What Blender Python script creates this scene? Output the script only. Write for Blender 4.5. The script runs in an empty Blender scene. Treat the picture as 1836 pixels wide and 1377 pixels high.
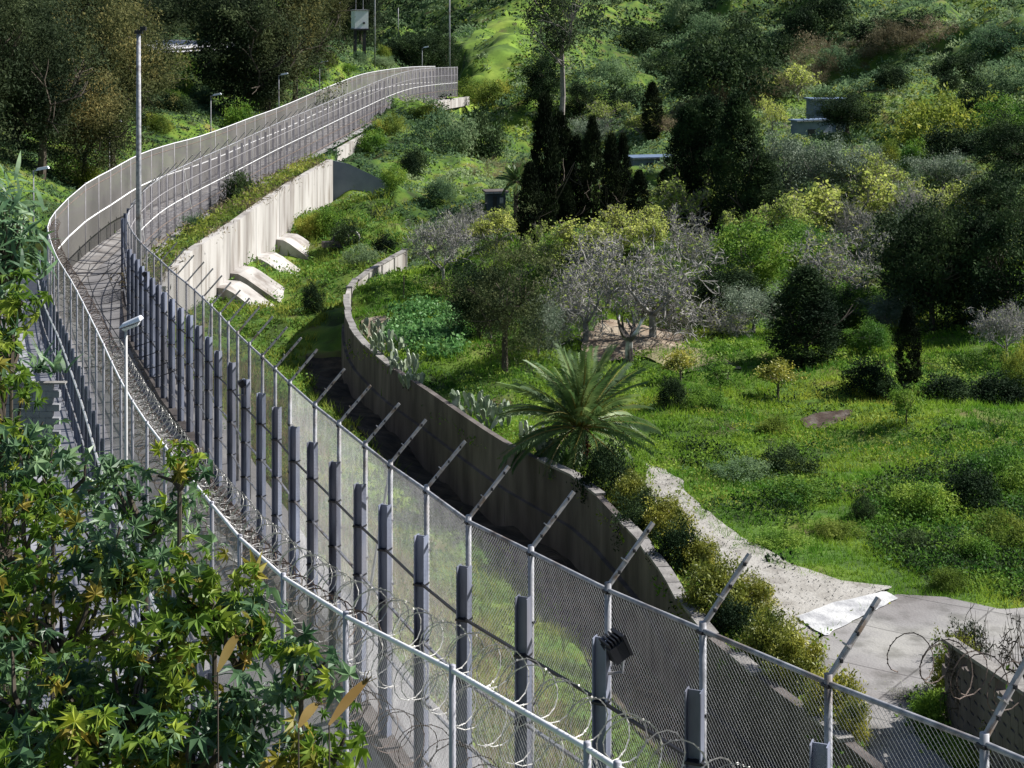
import bpy, math, random
import numpy as np
from mathutils import Vector, Matrix
R = math.radians
random.seed(7); rng = np.random.default_rng(11)
S = bpy.context.scene; COL = S.collection
# ------------------------------------------------------------------ camera, sky, sun
F = 3000.0; CX = 918.0; CZ = 30.0       # focal length in photograph pixels, horizon on the photograph's top edge
cam = bpy.data.cameras.new('camera'); camo = bpy.data.objects.new('camera', cam); COL.objects.link(camo)
camo.location = (0, 0, CZ); camo.rotation_euler = (R(90), 0, 0)
cam.sensor_width = 36; cam.lens = 36*F/1836; cam.shift_y = -688.5/1836; cam.clip_start = .5; cam.clip_end = 4000
S.camera = camo
W = bpy.data.worlds.new('World'); S.world = W; W.use_nodes = True
SUN = Vector((0.80, 0.24, 0.74)).normalized()
nt = W.node_tree; sky = nt.nodes.new('ShaderNodeTexSky'); sky.sky_type = 'NISHITA'; sky.sun_disc = False
sky.sun_elevation = math.asin(SUN.z); sky.sun_rotation = math.atan2(SUN.x, SUN.y)
bg = nt.nodes['Background']; bg.inputs['Strength'].default_value = .06
nt.links.new(sky.outputs[0], bg.inputs[0])
sl = bpy.data.lights.new('sun', 'SUN'); sl.energy = 5.0; sl.angle = R(.5); sl.color = (1, .97, .92)
so = bpy.data.objects.new('sun', sl); COL.objects.link(so); so.location = (60, 40, 120)
so.rotation_euler = SUN.to_track_quat('Z', 'Y').to_euler()
S.view_settings.view_transform = 'Standard'; S.view_settings.look = 'None'
S.view_settings.exposure = 0.86; S.view_settings.gamma = 1
S.cycles.max_bounces = 5; S.cycles.diffuse_bounces = 2; S.cycles.glossy_bounces = 2
S.cycles.transparent_max_bounces = 14; S.cycles.transmission_bounces = 2

# ------------------------------------------------------------------ materials
MATS = {}
def mat(name, cols, rough=.8, scale=1.0, detail=4, bump=0, bscale=20, metal=0, trans=0, rnd=0, spec=.3, alpha=1, cols2=None, scale2=.1, stretch=None):
    """noise-blended principled; trans mixes a translucent lobe (leaves), rnd shifts the value from object to object"""
    if name in MATS: return MATS[name]
    m = bpy.data.materials.new(name); m.use_nodes = True; MATS[name] = m
    t = m.node_tree; n = t.nodes; l = t.links; p = n['Principled BSDF']; out = n['Material Output']
    geo = n.new('ShaderNodeNewGeometry'); src = geo.outputs['Position']
    if stretch:
        mp = n.new('ShaderNodeVectorMath'); mp.operation = 'MULTIPLY'; mp.inputs[1].default_value = stretch
        l.new(src, mp.inputs[0]); src = mp.outputs[0]
    def ramp(cs, sc, lo=.32, hi=.68):
        no = n.new('ShaderNodeTexNoise'); no.inputs['Scale'].default_value = sc; no.inputs['Detail'].default_value = detail
        l.new(src, no.inputs['Vector']); r = n.new('ShaderNodeValToRGB'); e = r.color_ramp.elements
        while len(e) < len(cs): e.new(.5)
        for i, c in enumerate(cs):
            e[i].position = lo+(hi-lo)*i/max(1, len(cs)-1); e[i].color = (*c, 1)
        l.new(no.outputs['Fac'], r.inputs['Fac']); return r.outputs['Color']
    c = ramp(cols, scale)
    if cols2:
        c2 = ramp(cols2, scale2); mx = n.new('ShaderNodeMix'); mx.data_type = 'RGBA'; mx.blend_type = 'MULTIPLY'
        mx.inputs['Factor'].default_value = 1; l.new(c, mx.inputs['A']); l.new(c2, mx.inputs['B']); c = mx.outputs['Result']
    if rnd:
        oi = n.new('ShaderNodeObjectInfo'); hs = n.new('ShaderNodeHueSaturation'); mr = n.new('ShaderNodeMapRange')
        mr.inputs['To Min'].default_value = 1-rnd; mr.inputs['To Max'].default_value = 1+rnd
        l.new(oi.outputs['Random'], mr.inputs['Value']); l.new(mr.outputs[0], hs.inputs['Value'])
        mh = n.new('ShaderNodeMapRange'); mh.inputs['To Min'].default_value = .5+rnd*.06; mh.inputs['To Max'].default_value = .5-rnd*.06
        l.new(oi.outputs['Random'], mh.inputs['Value']); l.new(mh.outputs[0], hs.inputs['Hue'])
        l.new(c, hs.inputs['Color']); c = hs.outputs[0]
    l.new(c, p.inputs['Base Color']); p.inputs['Roughness'].default_value = rough; p.inputs['Metallic'].default_value = metal
    p.inputs['Specular IOR Level'].default_value = spec
    if bump:
        nb = n.new('ShaderNodeTexNoise'); nb.inputs['Scale'].default_value = bscale; nb.inputs['Detail'].default_value = 5
        l.new(src, nb.inputs['Vector']); b = n.new('ShaderNodeBump'); b.inputs['Strength'].default_value = bump; b.inputs['Distance'].default_value = .08
        l.new(nb.outputs['Fac'], b.inputs['Height']); l.new(b.outputs[0], p.inputs['Normal'])
    sh = p.outputs[0]
    if trans:
        tr = n.new('ShaderNodeBsdfTranslucent'); l.new(c, tr.inputs['Color']); ms = n.new('ShaderNodeMixShader')
        ms.inputs[0].default_value = trans; l.new(sh, ms.inputs[1]); l.new(tr.outputs[0], ms.inputs[2]); sh = ms.outputs[0]
    if alpha < 1:
        tp = n.new('ShaderNodeBsdfTransparent'); ms = n.new('ShaderNodeMixShader'); ms.inputs[0].default_value = alpha
        l.new(tp.outputs[0], ms.inputs[1]); l.new(sh, ms.inputs[2]); sh = ms.outputs[0]
    l.new(sh, out.inputs['Surface']); return m
G = lambda *v: tuple(v)
def leafmat(name, a, b, c, rough=.5, trans=.35, rnd=.25, scale=.8, spec=.35):
    return mat(name, [a, b, c], rough, scale, 3, trans=trans, rnd=rnd, spec=spec)
M_soil = mat('earth_and_grass', [(.035, .055, .012), (.06, .13, .016), (.12, .19, .024), (.12, .11, .045)], 1, .35, 8, .6, 6,
             cols2=[(.35, .42, .3), (.8, .8, .7), (1.2, 1.1, .75)], scale2=.09)
M_path = mat('pale_gravel', [(.20, .185, .165), (.28, .265, .24), (.33, .315, .29)], .95, 1.6, 9, .5, 9)
M_yard = mat('yard_concrete', [(.17, .155, .15), (.23, .22, .215), (.29, .28, .26)], .9, .35, 9, .25, 12, cols2=[(.62, .62, .6), (1, 1, 1), (1.05, 1.05, 1.05)], scale2=1.3)
def joints(m, size, dark=.45, w=.012, rot=.5):
    t = m.node_tree; n = t.nodes; l = t.links; p = n['Principled BSDF']; src = p.inputs['Base Color'].links[0].from_socket
    g = n.new('ShaderNodeNewGeometry'); mp = n.new('ShaderNodeMapping'); mp.inputs['Rotation'].default_value = (0, 0, rot); b = n.new('ShaderNodeTexBrick'); b.offset = .0
    b.inputs['Scale'].default_value = 1/size; b.inputs['Mortar Size'].default_value = w; b.inputs['Brick Width'].default_value = 1; b.inputs['Row Height'].default_value = 1
    b.inputs['Color1'].default_value = (1, 1, 1, 1); b.inputs['Color2'].default_value = (.86, .86, .86, 1); b.inputs['Mortar'].default_value = (dark, dark, dark, 1)
    mx = n.new('ShaderNodeMix'); mx.data_type = 'RGBA'; mx.blend_type = 'MULTIPLY'; mx.inputs['Factor'].default_value = 1
    l.new(g.outputs['Position'], mp.inputs['Vector']); l.new(mp.outputs[0], b.inputs['Vector']); l.new(src, mx.inputs['A']); l.new(b.outputs['Color'], mx.inputs['B']); l.new(mx.outputs['Result'], p.inputs['Base Color'])
joints(M_yard, 3.2, .5, .010, .6)
M_slab = mat('worn_white_slab', [(.27, .27, .28), (.42, .42, .42), (.5, .49, .48)], .9, 1.5, 9, .4, 10)
M_road = mat('road_surface', [(.17, .165, .165), (.25, .24, .24), (.31, .30, .295)], .9, .5, 8, .2, 12)
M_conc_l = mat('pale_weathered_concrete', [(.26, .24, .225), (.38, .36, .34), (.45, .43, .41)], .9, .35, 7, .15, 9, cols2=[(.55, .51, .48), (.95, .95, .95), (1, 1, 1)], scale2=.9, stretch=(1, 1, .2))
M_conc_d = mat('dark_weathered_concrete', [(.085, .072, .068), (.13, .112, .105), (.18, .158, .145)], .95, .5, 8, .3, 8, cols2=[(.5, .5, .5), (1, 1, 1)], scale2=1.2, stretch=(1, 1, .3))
M_cop = mat('coping_stone', [(.12, .11, .105), (.2, .19, .18), (.27, .255, .24)], .9, 1.5, 8, .3, 12)
M_gfar = mat('dull_grey_steel', [(.20,.19,.20),(.30,.29,.30)], .7, 3)
M_galv = mat('galvanised_steel', [(.17, .175, .195), (.28, .285, .31), (.36, .36, .375)], .6, 5, 6, metal=.1, spec=.3, cols2=[(.55, .45, .38), (1, 1, 1), (1, 1, 1)], scale2=1.3)
M_beam = mat('blue_grey_steel_beam', [(.15, .17, .24), (.24, .27, .36), (.29, .31, .39)], .55, 3, 7, metal=.1, spec=.35, cols2=[(.6, .55, .5), (1, 1, 1)], scale2=1.1, stretch=(1, 1, .3))
M_rail = mat('painted_white_rail', [(.62, .62, .62), (.8, .8, .8)], .5, 3, 3)
M_wire = mat('chain_link_wire', [(.34, .34, .35), (.50, .50, .51)], .5, 3, 3, metal=.3)
M_netf = mat('far_chain_link', [(.09, .083, .09), (.15, .14, .15)], .9, .8, 5, alpha=.46)
M_net = mat('distant_chain_link', [(.24, .225, .205), (.35, .335, .31)], .9, .8, 5, alpha=.5)
M_netin = mat('dense_rust_mesh', [(.19, .145, .12), (.34, .29, .26), (.40, .37, .34)], .9, 1.2, 7, alpha=.5)
M_netfar = mat('dense_grey_mesh', [(.085, .08, .078), (.145, .137, .13)], .9, .25, 6, alpha=.84)
M_razor = mat('razor_wire_steel', [(.28, .27, .26), (.50, .49, .46)], .4, 4, 3, metal=.4, spec=.6)
M_rust = mat('rusty_wire', [(.07, .05, .04), (.16, .12, .10)], .8, 3, 4)
M_black = mat('black_plastic', [(.015, .015, .018), (.03, .03, .035)], .5)
M_white = mat('white_enamel', [(.7, .72, .78), (.8, .82, .86)], .35)
M_block = mat('grey_block', [(.17, .175, .19), (.25, .255, .27)], .95, 3, 8, .3, 20, rnd=.12)
M_bark = mat('grey_bark', [(.15, .135, .12), (.26, .24, .22)], .9, 4, 5)
M_barkd = mat('dark_bark', [(.05, .04, .03), (.11, .09, .07)], .95, 4, 5)
M_barkg = mat('bare_grey_twigs', [(.12, .115, .11), (.25, .24, .225), (.34, .33, .31)], .9, 3, 5, rnd=.12)
M_barkw = mat('whitewashed_bark', [(.05, .045, .04), (.12, .10, .09), (.75, .74, .72)], .9, 1.3, 3)
M_blue = mat('blue_grey_roof', [(.08, .12, .19), (.13, .18, .27)], .7, 2)
M_asph = mat('highway_asphalt', [(.42, .41, .42), (.5, .49, .5)], .9, 1)
L_euc = leafmat('eucalyptus_leaf', (.025, .036, .016), (.085, .10, .038), (.24, .21, .075), scale=.14, rough=.75, spec=.1)
L_eucd = leafmat('dark_eucalyptus_leaf', (.014, .026, .014), (.045, .065, .03), (.13, .16, .07), scale=.2, rough=.75, spec=.1)
L_cyp = leafmat('cypress_foliage', (.006, .010, .006), (.011, .018, .008), (.024, .034, .014), trans=.05, scale=.6, rough=.9, spec=.05)
L_dark = leafmat('dark_evergreen_leaf', (.009, .02, .010), (.024, .045, .018), (.07, .11, .04), trans=.2, scale=.4, rough=.8, spec=.08)
L_pine = leafmat('pine_needles', (.022, .036, .018), (.06, .08, .03), (.15, .17, .07), trans=.25, scale=.5, rough=.8, spec=.1)
L_olive = leafmat('olive_leaf', (.07, .11, .065), (.14, .185, .12), (.26, .31, .23), trans=.2, scale=.8, rough=.65, spec=.2)
L_lime = leafmat('spring_lime_leaf', (.20, .27, .06), (.33, .40, .09), (.46, .50, .14), trans=.5, scale=1, rough=.6, spec=.15)
L_green = leafmat('fresh_green_leaf', (.04, .11, .02), (.11, .22, .03), (.23, .33, .05), trans=.4, scale=.6, rough=.6, spec=.15)
L_citrus = leafmat('yellow_green_citrus_leaf', (.07, .10, .018), (.20, .22, .035), (.38, .37, .06), trans=.3, scale=1.4, rough=.5, spec=.3)
L_brown = leafmat('dry_brown_twig', (.11, .09, .055), (.21, .175, .10), (.32, .27, .16), trans=.25, scale=.7, spec=.1)
L_scrub = leafmat('hill_scrub_leaf', (.05, .10, .05), (.13, .21, .10), (.26, .33, .17), trans=.4, scale=.09, rough=.7, spec=.12)
L_bank = leafmat('bank_weed_leaf', (.06, .10, .018), (.16, .22, .035), (.33, .34, .06), trans=.4, scale=.3, rough=.65, spec=.12)
L_grass = mat('meadow_grass_blade', [(.025, .075, .010), (.08, .20, .018), (.20, .32, .03), (.33, .36, .05)], .65, .16, 5, trans=.45, spec=.15)
L_dry = leafmat('dry_straw_grass', (.14, .10, .05), (.25, .19, .09), (.34, .27, .13), scale=.6, spec=.1)
L_cast = leafmat('broad_palmate_leaf', (.06, .13, .02), (.15, .25, .03), (.34, .40, .06), rough=.5, trans=.45, scale=2.2, spec=.3, rnd=.35)
L_castd = leafmat('glossy_dark_palmate_leaf', (.035, .085, .035), (.08, .16, .07), (.18, .28, .13), rough=.45, trans=.3, scale=3, spec=.4, rnd=.35)
L_palm = leafmat('palm_frond_leaf', (.045, .09, .03), (.10, .17, .055), (.20, .27, .09), rough=.5, trans=.3, scale=.8, spec=.3)
L_palmy = leafmat('yellowed_palm_stalk', (.16, .15, .04), (.26, .22, .05), (.34, .28, .07), scale=1)
L_cact = leafmat('cactus_pad_skin', (.12, .17, .09), (.22, .27, .18), (.38, .42, .34), rough=.5, trans=0, scale=2)
L_crop = leafmat('broad_bean_leaf', (.06, .16, .04), (.10, .24, .07), (.18, .32, .11), trans=.3, scale=.9, spec=.2)
L_straw = leafmat('dried_tan_leaf', (.28, .18, .06), (.38, .26, .10), (.48, .34, .15), scale=3)

# ------------------------------------------------------------------ geometry helpers
class MB:
    def __init__(s): s.v = []; s.f = []; s.n = 0
    def add(s, v, f):
        v = np.asarray(v, float).reshape(-1, 3); s.v.append(v)
        s.f += [tuple(int(i)+s.n for i in q) for q in f]; s.n += len(v); return s
    def box(s, c, size, rz=0, M=None):
        x, y, z = [q/2 for q in size]
        v = np.array([(i, j, k) for i in (-x, x) for j in (-y, y) for k in (-z, z)])
        if M is not None: v = v @ np.array(M).T
        elif rz: v = v @ np.array([[math.cos(rz), math.sin(rz), 0], [-math.sin(rz), math.cos(rz), 0], [0, 0, 1]])
        return s.add(v+np.array(c), [(0, 1, 3, 2), (4, 6, 7, 5), (0, 4, 5, 1), (2, 3, 7, 6), (0, 2, 6, 4), (1, 5, 7, 3)])
    def tube(s, pts, r, sides=6, cap=True):
        pts = np.asarray(pts, float); n = len(pts); rr = np.broadcast_to(np.asarray(r, float), (n,))
        tg = np.gradient(pts, axis=0); tg /= np.linalg.norm(tg, axis=1)[:, None]+1e-9
        ref = np.array([0, 0, 1.]) if abs(tg[:, 2]).mean() < .8 else np.array([1., 0, 0])
        a = np.cross(tg, ref); a /= np.linalg.norm(a, axis=1)[:, None]+1e-9; b = np.cross(tg, a)
        th = np.arange(sides)*2*math.pi/sides
        v = pts[:, None]+rr[:, None, None]*(np.cos(th)[None, :, None]*a[:, None]+np.sin(th)[None, :, None]*b[:, None])
        f = [(i*sides+j, i*sides+(j+1) % sides, (i+1)*sides+(j+1) % sides, (i+1)*sides+j) for i in range(n-1) for j in range(sides)]
        if cap: f += [tuple(range(sides))[::-1], tuple((n-1)*sides+j for j in range(sides))]
        return s.add(v.reshape(-1, 3), f)
    def mesh(s, name, m, smooth=False):
        me = bpy.data.meshes.new(name); v = np.concatenate(s.v) if s.v else np.zeros((0, 3))
        me.from_pydata(v.tolist(), [], s.f); me.materials.append(m)
        if smooth: me.polygons.foreach_set('use_smooth', [True]*len(me.polygons))
        me.update(); return me
    def obj(s, name, m, parent=None, smooth=False): return link(name, s.mesh(name, m, smooth), parent)
def link(name, me, parent=None):
    o = bpy.data.objects.new(name, me); COL.objects.link(o)
    if parent: o.parent = parent
    return o
def qmesh(name, V, k, m):
    """fast mesh of n faces with k own corners each"""
    V = np.ascontiguousarray(V, dtype=np.float32).reshape(-1, 3); nv = len(V); nf = nv//k
    me = bpy.data.meshes.new(name); me.vertices.add(nv); me.vertices.foreach_set('co', V.ravel())
    me.loops.add(nv); me.loops.foreach_set('vertex_index', np.arange(nv, dtype=np.int32))
    me.polygons.add(nf); me.polygons.foreach_set('loop_start', np.arange(0, nv, k, dtype=np.int32))
    try: me.polygons.foreach_set('loop_total', np.full(nf, k, dtype=np.int32))
    except Exception: pass
    me.materials.append(m); me.update(calc_edges=True); return me
def tag(o, label=None, cat=None, group=None, kind=None):
    if label: o['label'] = label
    if cat: o['category'] = cat
    if group: o['group'] = group
    if kind: o['kind'] = kind
    return o
def thing(name, loc, label, cat, group=None, rz=0):
    o = bpy.data.objects.new(name, None); COL.objects.link(o); o.location = loc; o.rotation_euler = (0, 0, rz)
    o.empty_display_size = .2
    return tag(o, label, cat, group)
def dup(root, loc, rz=0, sc=(1, 1, 1), label=None, group=None, cat=None):
    r = root.copy(); COL.objects.link(r); r.location = loc; r.rotation_euler = (0, 0, rz); r.scale = sc
    for ch in root.children:
        c = ch.copy(); COL.objects.link(c); c.parent = r
        for g in ch.children:
            d = g.copy(); COL.objects.link(d); d.parent = c
    tag(r, label, cat, group); return r
def unit(v): return v/(np.linalg.norm(v, axis=-1, keepdims=True)+1e-9)
def leafquads(P, size, aspect=.5, D=None, spread=1.0, g=rng):
    """rhombic leaves at P, long axis about D"""
    n = len(P); r = unit(g.normal(size=(n, 3)))
    d = r if D is None else unit(D+spread*r)
    w = unit(np.cross(d, unit(g.normal(size=(n, 3)))))
    s = (np.asarray(size)*g.uniform(.6, 1.35, n))[:, None]
    nrm = np.cross(d, w)
    return np.stack([P-d*s*.5, P+w*s*aspect*.5+nrm*s*.08, P+d*s*.5, P-w*s*aspect*.5+nrm*s*.08], 1)

# ------------------------------------------------------------------ the lie of the land
def P3(x, y, drop):
    d = F*drop/y; return ((x-CX)/F*d, d, CZ-drop)
def PD(x, y, d): return ((x-CX)/F*d, d, CZ-y*d/F)
def curve(pts, step):
    """smooth 3-D curve through points, resampled evenly"""
    p = np.array(pts, float); n = len(p); q = np.vstack([2*p[0]-p[1], p, 2*p[-1]-p[-2]]); out = []
    for i in range(1, n):
        a, b, c, d = q[i-1], q[i], q[i+1], q[i+2]
        for t in np.linspace(0, 1, 12, endpoint=False):
            out.append(.5*((2*b)+(-a+c)*t+(2*a-5*b+4*c-d)*t*t+(-a+3*b-3*c+d)*t**3))
    out.append(p[-1]); out = np.array(out); return resample(out, step)
def resample(out, step):
    L = np.r_[0, np.cumsum(np.linalg.norm(np.diff(out, axis=0), axis=1))]; m = max(2, int(round(L[-1]/step))+1)
    s = np.linspace(0, L[-1], m); return np.stack([np.interp(s, L, out[:, k]) for k in range(out.shape[1])], 1)
def side(c):
    """unit vectors pointing to the right of travel (outer side) in plan"""
    t = np.gradient(c[:, :2], axis=0); t = unit(t); return np.stack([t[:, 1], -t[:, 0]], 1)
FH = 5.4
outer_px = [(1765,1333,8.5),(1485,1225,8.75),(1260,1130,9.0),(1090,1058,9.3),(952,990,9.55),(840,935,9.8),(765,880,10.05),(700,835,10.3),
 (655,800,10.5),(608,762,10.8),(565,728,11.0),(520,688,11.3),(470,640,11.8),(425,598,12.2),(385,555,12.7),(343,515,13.2),(310,488,13.45),
 (283,463,13.65),(262,445,13.8),(243,424,13.95),(231,404,14.1),(228,390,14.2),(234,373,14.3),(246,354,14.3),(268,334,14.2),(300,312,14.0),(350,288,13.9),
 (400,265.6,13.6),(450,243,13.3),(500,220,12.8),(550,199,12.4),(600,178,11.95),(650,157,11.4),(700,137,10.8),(740,126,10.6),(780,122,11.0),(820,120.5,11.7)]
outer_pts = [P3(*q) for q in outer_px]
outer_pts = [(9.5, 12.6, CZ-8.0), (7.4, 15.6, CZ-8.2)] + outer_pts
inner_px = [(1107,1377,7.9),(1053,1342,8.0),(811,1202,8.4),(620,1105,8.9),(508,1035,9.4),(430,965,9.9),(380,905,10.4),(345,862,10.8),(260,754,11.8),
 (215,680,12.4),(176,598,13.0),(132,511,13.7),(103,463,14.0),(90,430,14.2),(86,403,14.4),(104,374,14.4),(150,332,13.5),(200,304,13.3),(250,277,13.2),
 (300,260,13.3),(350,247,13.4),(400,230,13.1),(450,211,12.9),(500,193,12.5),(550,172,11.8),(600,151,11.1),(650,133,10.8),(700,124,10.8),(740,120,11.0),(780,119,11.6)]
inner_pts = [P3(*q) for q in inner_px]
inner_pts = [(5.2, 10.5, CZ-7.6), (3.2, 14.2, CZ-7.7)] + inner_pts
OC = curve(outer_pts, .5); IC = curve(inner_pts, .5)
def near_idx(c, p): return int(np.argmin((c[:, 0]-p[0])**2+(c[:, 1]-p[1])**2))
def in_h(d): return 6.1 if d < 30 else max(5.4, 6.1-(d-30)*.02)
wall_px = [(725,450,19),(680,475,19.1),(645,497,19.25),(628,513,19.3),(621,540,19.25),(626,572,19.1),(640,600,19),(668,628,18.9),(700,655,18.8),(770,700,18.6),(850,755,18.4),
 (930,805,18.2),(1040,860,18),(1100,915,17.8),(1165,985,17.6),(1210,1055,17.5),(1255,1120,17.4),(1335,1190,17.3),(1440,1265,17.2),(1580,1377,17)]
wall_pts = [P3(*q) for q in wall_px]
WC = curve(wall_pts, .5)                   # from the far end towards the camera
ret_px = [(272,512,18.5),(288,486,18.15),(313,455,17.9),(380,412,17.8),(412,391,17.7),(484,341,17.15),(533,312,17.05),(582,285,17.0)]
ret_top = [P3(*q) for q in ret_px]
# boundary line between the road side and the valley side
OS = side(OC)
edge_near = OC[:, :2]+OS*1.0
k0 = near_idx(OC, (-22.6, 100))
k1 = near_idx(OC, (-20.5, 196))
edge = np.vstack([[(16, 3)], [(12, 9)], edge_near[:k0], [(p[0], p[1]) for p in ret_top], OC[k1:, :2]+OS[k1:]*1.6, [(-10, 330), (-25, 420)]])
def inpoly(X, Y, poly):
    r = np.zeros(X.shape, bool); n = len(poly); j = n-1
    for i in range(n):
        xi, yi = poly[i]; xj, yj = poly[j]
        if yi != yj:
            c = ((yi > Y) != (yj > Y)) & (X < (xj-xi)*(Y-yi)/(yj-yi)+xi); r ^= c
        j = i
    return r
polyL = np.vstack([edge, [(-400, 900)], [(-900, 600)], [(-900, -100)], [(16, -100)]])
wallxy = WC[:, :2]+side(WC)*.0
polyD = np.vstack([[(16, 3)], [(12, 9)], edge_near[:k0], [(p[0], p[1]) for p in ret_top], [(-13, 172), (-8, 140)], wallxy, [(10, 30), (14, 18), (19, 5)]])
far_ctl = [(900,130,13.9),(850,60,7.2),(970,5,.7),(1100,50,7),(1300,50,6.7),(1500,20,2.4),(1836,10,1)]
far_ctl = [P3(*q) for q in far_ctl]+[PD(1836,-80,360),PD(1300,-60,480),PD(700,62,430),PD(650,15,560),PD(700,-60,760),PD(970,-60,520),
  PD(250,-60,600),PD(0,-60,420),PD(-300,-80,400),PD(1500,-150,700),PD(1836,-200,700),PD(900,-150,900),PD(300,-200,900),PD(2300,-150,500),
  PD(1050,-350,1600),PD(0,-350,1600),PD(2000,-350,1600), PD(820,175,300), PD(790,140,335), PD(760,90,380)]
L_ctl = []
for c, off, hh in ((IC, (-5, -2.2, 0), None), (OC, (0, 1.0), FH)):
    sd = side(c)
    for i in range(0, len(c), 16):
        for o in off:
            h = FH if hh else in_h(c[i, 1])
            if o == -5 and c[i, 1] > 110: h += -.8
            if o == -5 and c[i, 1] < 45: h += -.3
            L_ctl.append((c[i, 0]+sd[i, 0]*o, c[i, 1]+sd[i, 1]*o, c[i, 2]-h))
L_ctl += [PD(380,232,192),PD(340,180,215),PD(400,150,232),PD(300,112,245),PD(420,105,250),PD(300,88,262),PD(420,84,270),PD(330,70,300),PD(250,150,225),PD(200,240,175),
  PD(100,250,170),PD(0,300,140),PD(0,200,190),PD(0,90,260),PD(150,100,250),PD(550,180,215),PD(620,118,262),PD(560,80,300),PD(700,100,315),PD(640,85,330),PD(500,60,330),
  (-24,60,CZ-17),(-22,45,CZ-15.8),(-30,80,CZ-18),(-50,110,CZ-17),(-45,60,CZ-15),(-14,30,CZ-15.4),(-9,22,CZ-13.2),(-6,14,CZ-10.5),(-3,8,CZ-8),(3,8,CZ-9),(0,2,CZ-4),(-15,8,CZ-6),(-20,20,CZ-10),(-30,30,CZ-12),(6,5,CZ-8),
  (0,20,CZ-14.2),(1,14,CZ-12.5),(-60,40,CZ-10),(-90,110,CZ-9),(-100,200,CZ-4),(-200,300,CZ+10)]
D_ctl = []
for i in range(0, k0+8, 14): D_ctl.append((OC[i,0]+OS[i,0]*1.2, OC[i,1]+OS[i,1]*1.2, OC[i,2]-FH-.1))
ret_base = [P3(*q) for q in ((345,530,22.4),(402,509,22.5),(484,455,22.6),(520,415,22.2),(553,381,21.9),(588,350,20.9))]
D_ctl += ret_base
WS = side(WC)
for i in range(0, len(WC), 12): D_ctl.append((WC[i,0]+WS[i,0]*.5, WC[i,1]+WS[i,1]*.5, WC[i,2]-3.1))
G_wall = []
for i in range(0, len(WC), 12):
    dd = .35 if WC[i,1] < 90 else .35+(min(WC[i,1],115)-90)*.04
    G_wall.append((WC[i,0]-WS[i,0]*.6, WC[i,1]-WS[i,1]*.6, WC[i,2]-dd))
shared = [P3(*q) for q in ((700,400,20.6),(650,380,20.9),(590,440,22.4),(650,440,21.6),(740,430,20.2))]
D_ctl += shared+[P3(470,530,23.7),P3(500,500,23.6),P3(540,465,23.0),P3(520,560,23.2),P3(440,590,22.6),P3(560,500,23),P3(600,560,22.7),(9,24,CZ-19),(14,14,CZ-18),(6,38,CZ-19.3)]
G_ctl = G_wall+shared+far_ctl+[P3(*q) for q in ((1600,1150,17.8),(1836,1377,17.3),(1200,900,18.1),(1500,1000,18),(1836,900,18.2),(1300,800,18.5),(1700,700,18.5),(1836,620,18.6),
  (1100,650,19.1),(800,560,20.1),(720,520,20.4),(1000,580,19.5),(1300,560,19.1),(1600,560,18.9),(620,300,18.3),(700,240,17.6),(820,185,18.1),(640,262,17.9),(780,250,18.4),(850,350,19.4),(900,250,19.6),
  (950,350,19.5),(1100,360,19.6),(1300,380,19.1),(1500,400,18.8),(1700,400,18.1),(1836,400,17.5),(1200,250,17.6),(1400,250,16.4),(1836,200,13.4),(1600,200,14.4),(1500,120,10.7),
  (1836,100,8.4),(1300,130,12.7),(1100,150,15.6),(1000,200,18.1),(600,340,20.6))]+[PD(640,366,176),PD(680,348,182),PD(610,370,174),PD(620,306,192),PD(690,326,194)]
G_ctl += [(60,80,CZ-17.5),(80,140,CZ-13),(120,200,CZ-2),(40,30,CZ-17),(14,30,CZ-17),(20,10,CZ-17),(16,20,CZ-17.2)]
L_ctl += far_ctl
def warp(X, Y):
    Y = np.maximum(Y, 2.); return np.stack([np.clip(X/Y, -.75, .75)*2.2, np.log(Y)*1.0], -1)
class TPS:
    def __init__(s, pts, lam=2e-4):
        p = np.array(pts, float); s.c = warp(p[:, 0], p[:, 1]); n = len(p)
        K = s.k(s.c); A = np.zeros((n+3, n+3)); A[:n, :n] = K+lam*np.eye(n)
        Q = np.c_[np.ones(n), s.c]; A[:n, n:] = Q; A[n:, :n] = Q.T
        # surface is solved as drop below eye over distance, which keeps far hills stable
        b = np.r_[p[:, 2], 0, 0, 0]; s.w = np.linalg.lstsq(A, b, rcond=None)[0]
    def k(s, x):
        d2 = ((x[:, None]-s.c[None])**2).sum(-1); return np.where(d2 > 0, d2*np.log(d2+1e-12)*.5, 0)
    def __call__(s, X, Y):
        x = warp(X, Y); out = np.empty(len(x))
        for i in range(0, len(x), 20000):
            q = x[i:i+20000]; out[i:i+20000] = s.k(q) @ s.w[:-3]+np.c_[np.ones(len(q)), q] @ s.w[-3:]
        return out
fL, fD, fG = TPS(L_ctl), TPS(D_ctl), TPS(G_ctl)
nrg = np.random.default_rng(3)
NW = [(nrg.uniform(0, 2*math.pi), nrg.uniform(0, 6.28), f) for f in (.05, .08, .13, .21, .34, .55, .8, 1.2, 1.9) for _ in range(3)]
def bumps(X, Y, lo=0, hi=9):
    r = np.zeros(X.shape)
    for a, ph, f in NW: 
        if lo <= f <= hi: r += np.sin((X*math.cos(a)+Y*math.sin(a))*f*2+ph+1.3*np.sin((X*math.sin(a)-Y*math.cos(a))*f*.9+ph))*(.2/f)**.8
    return r
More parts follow.
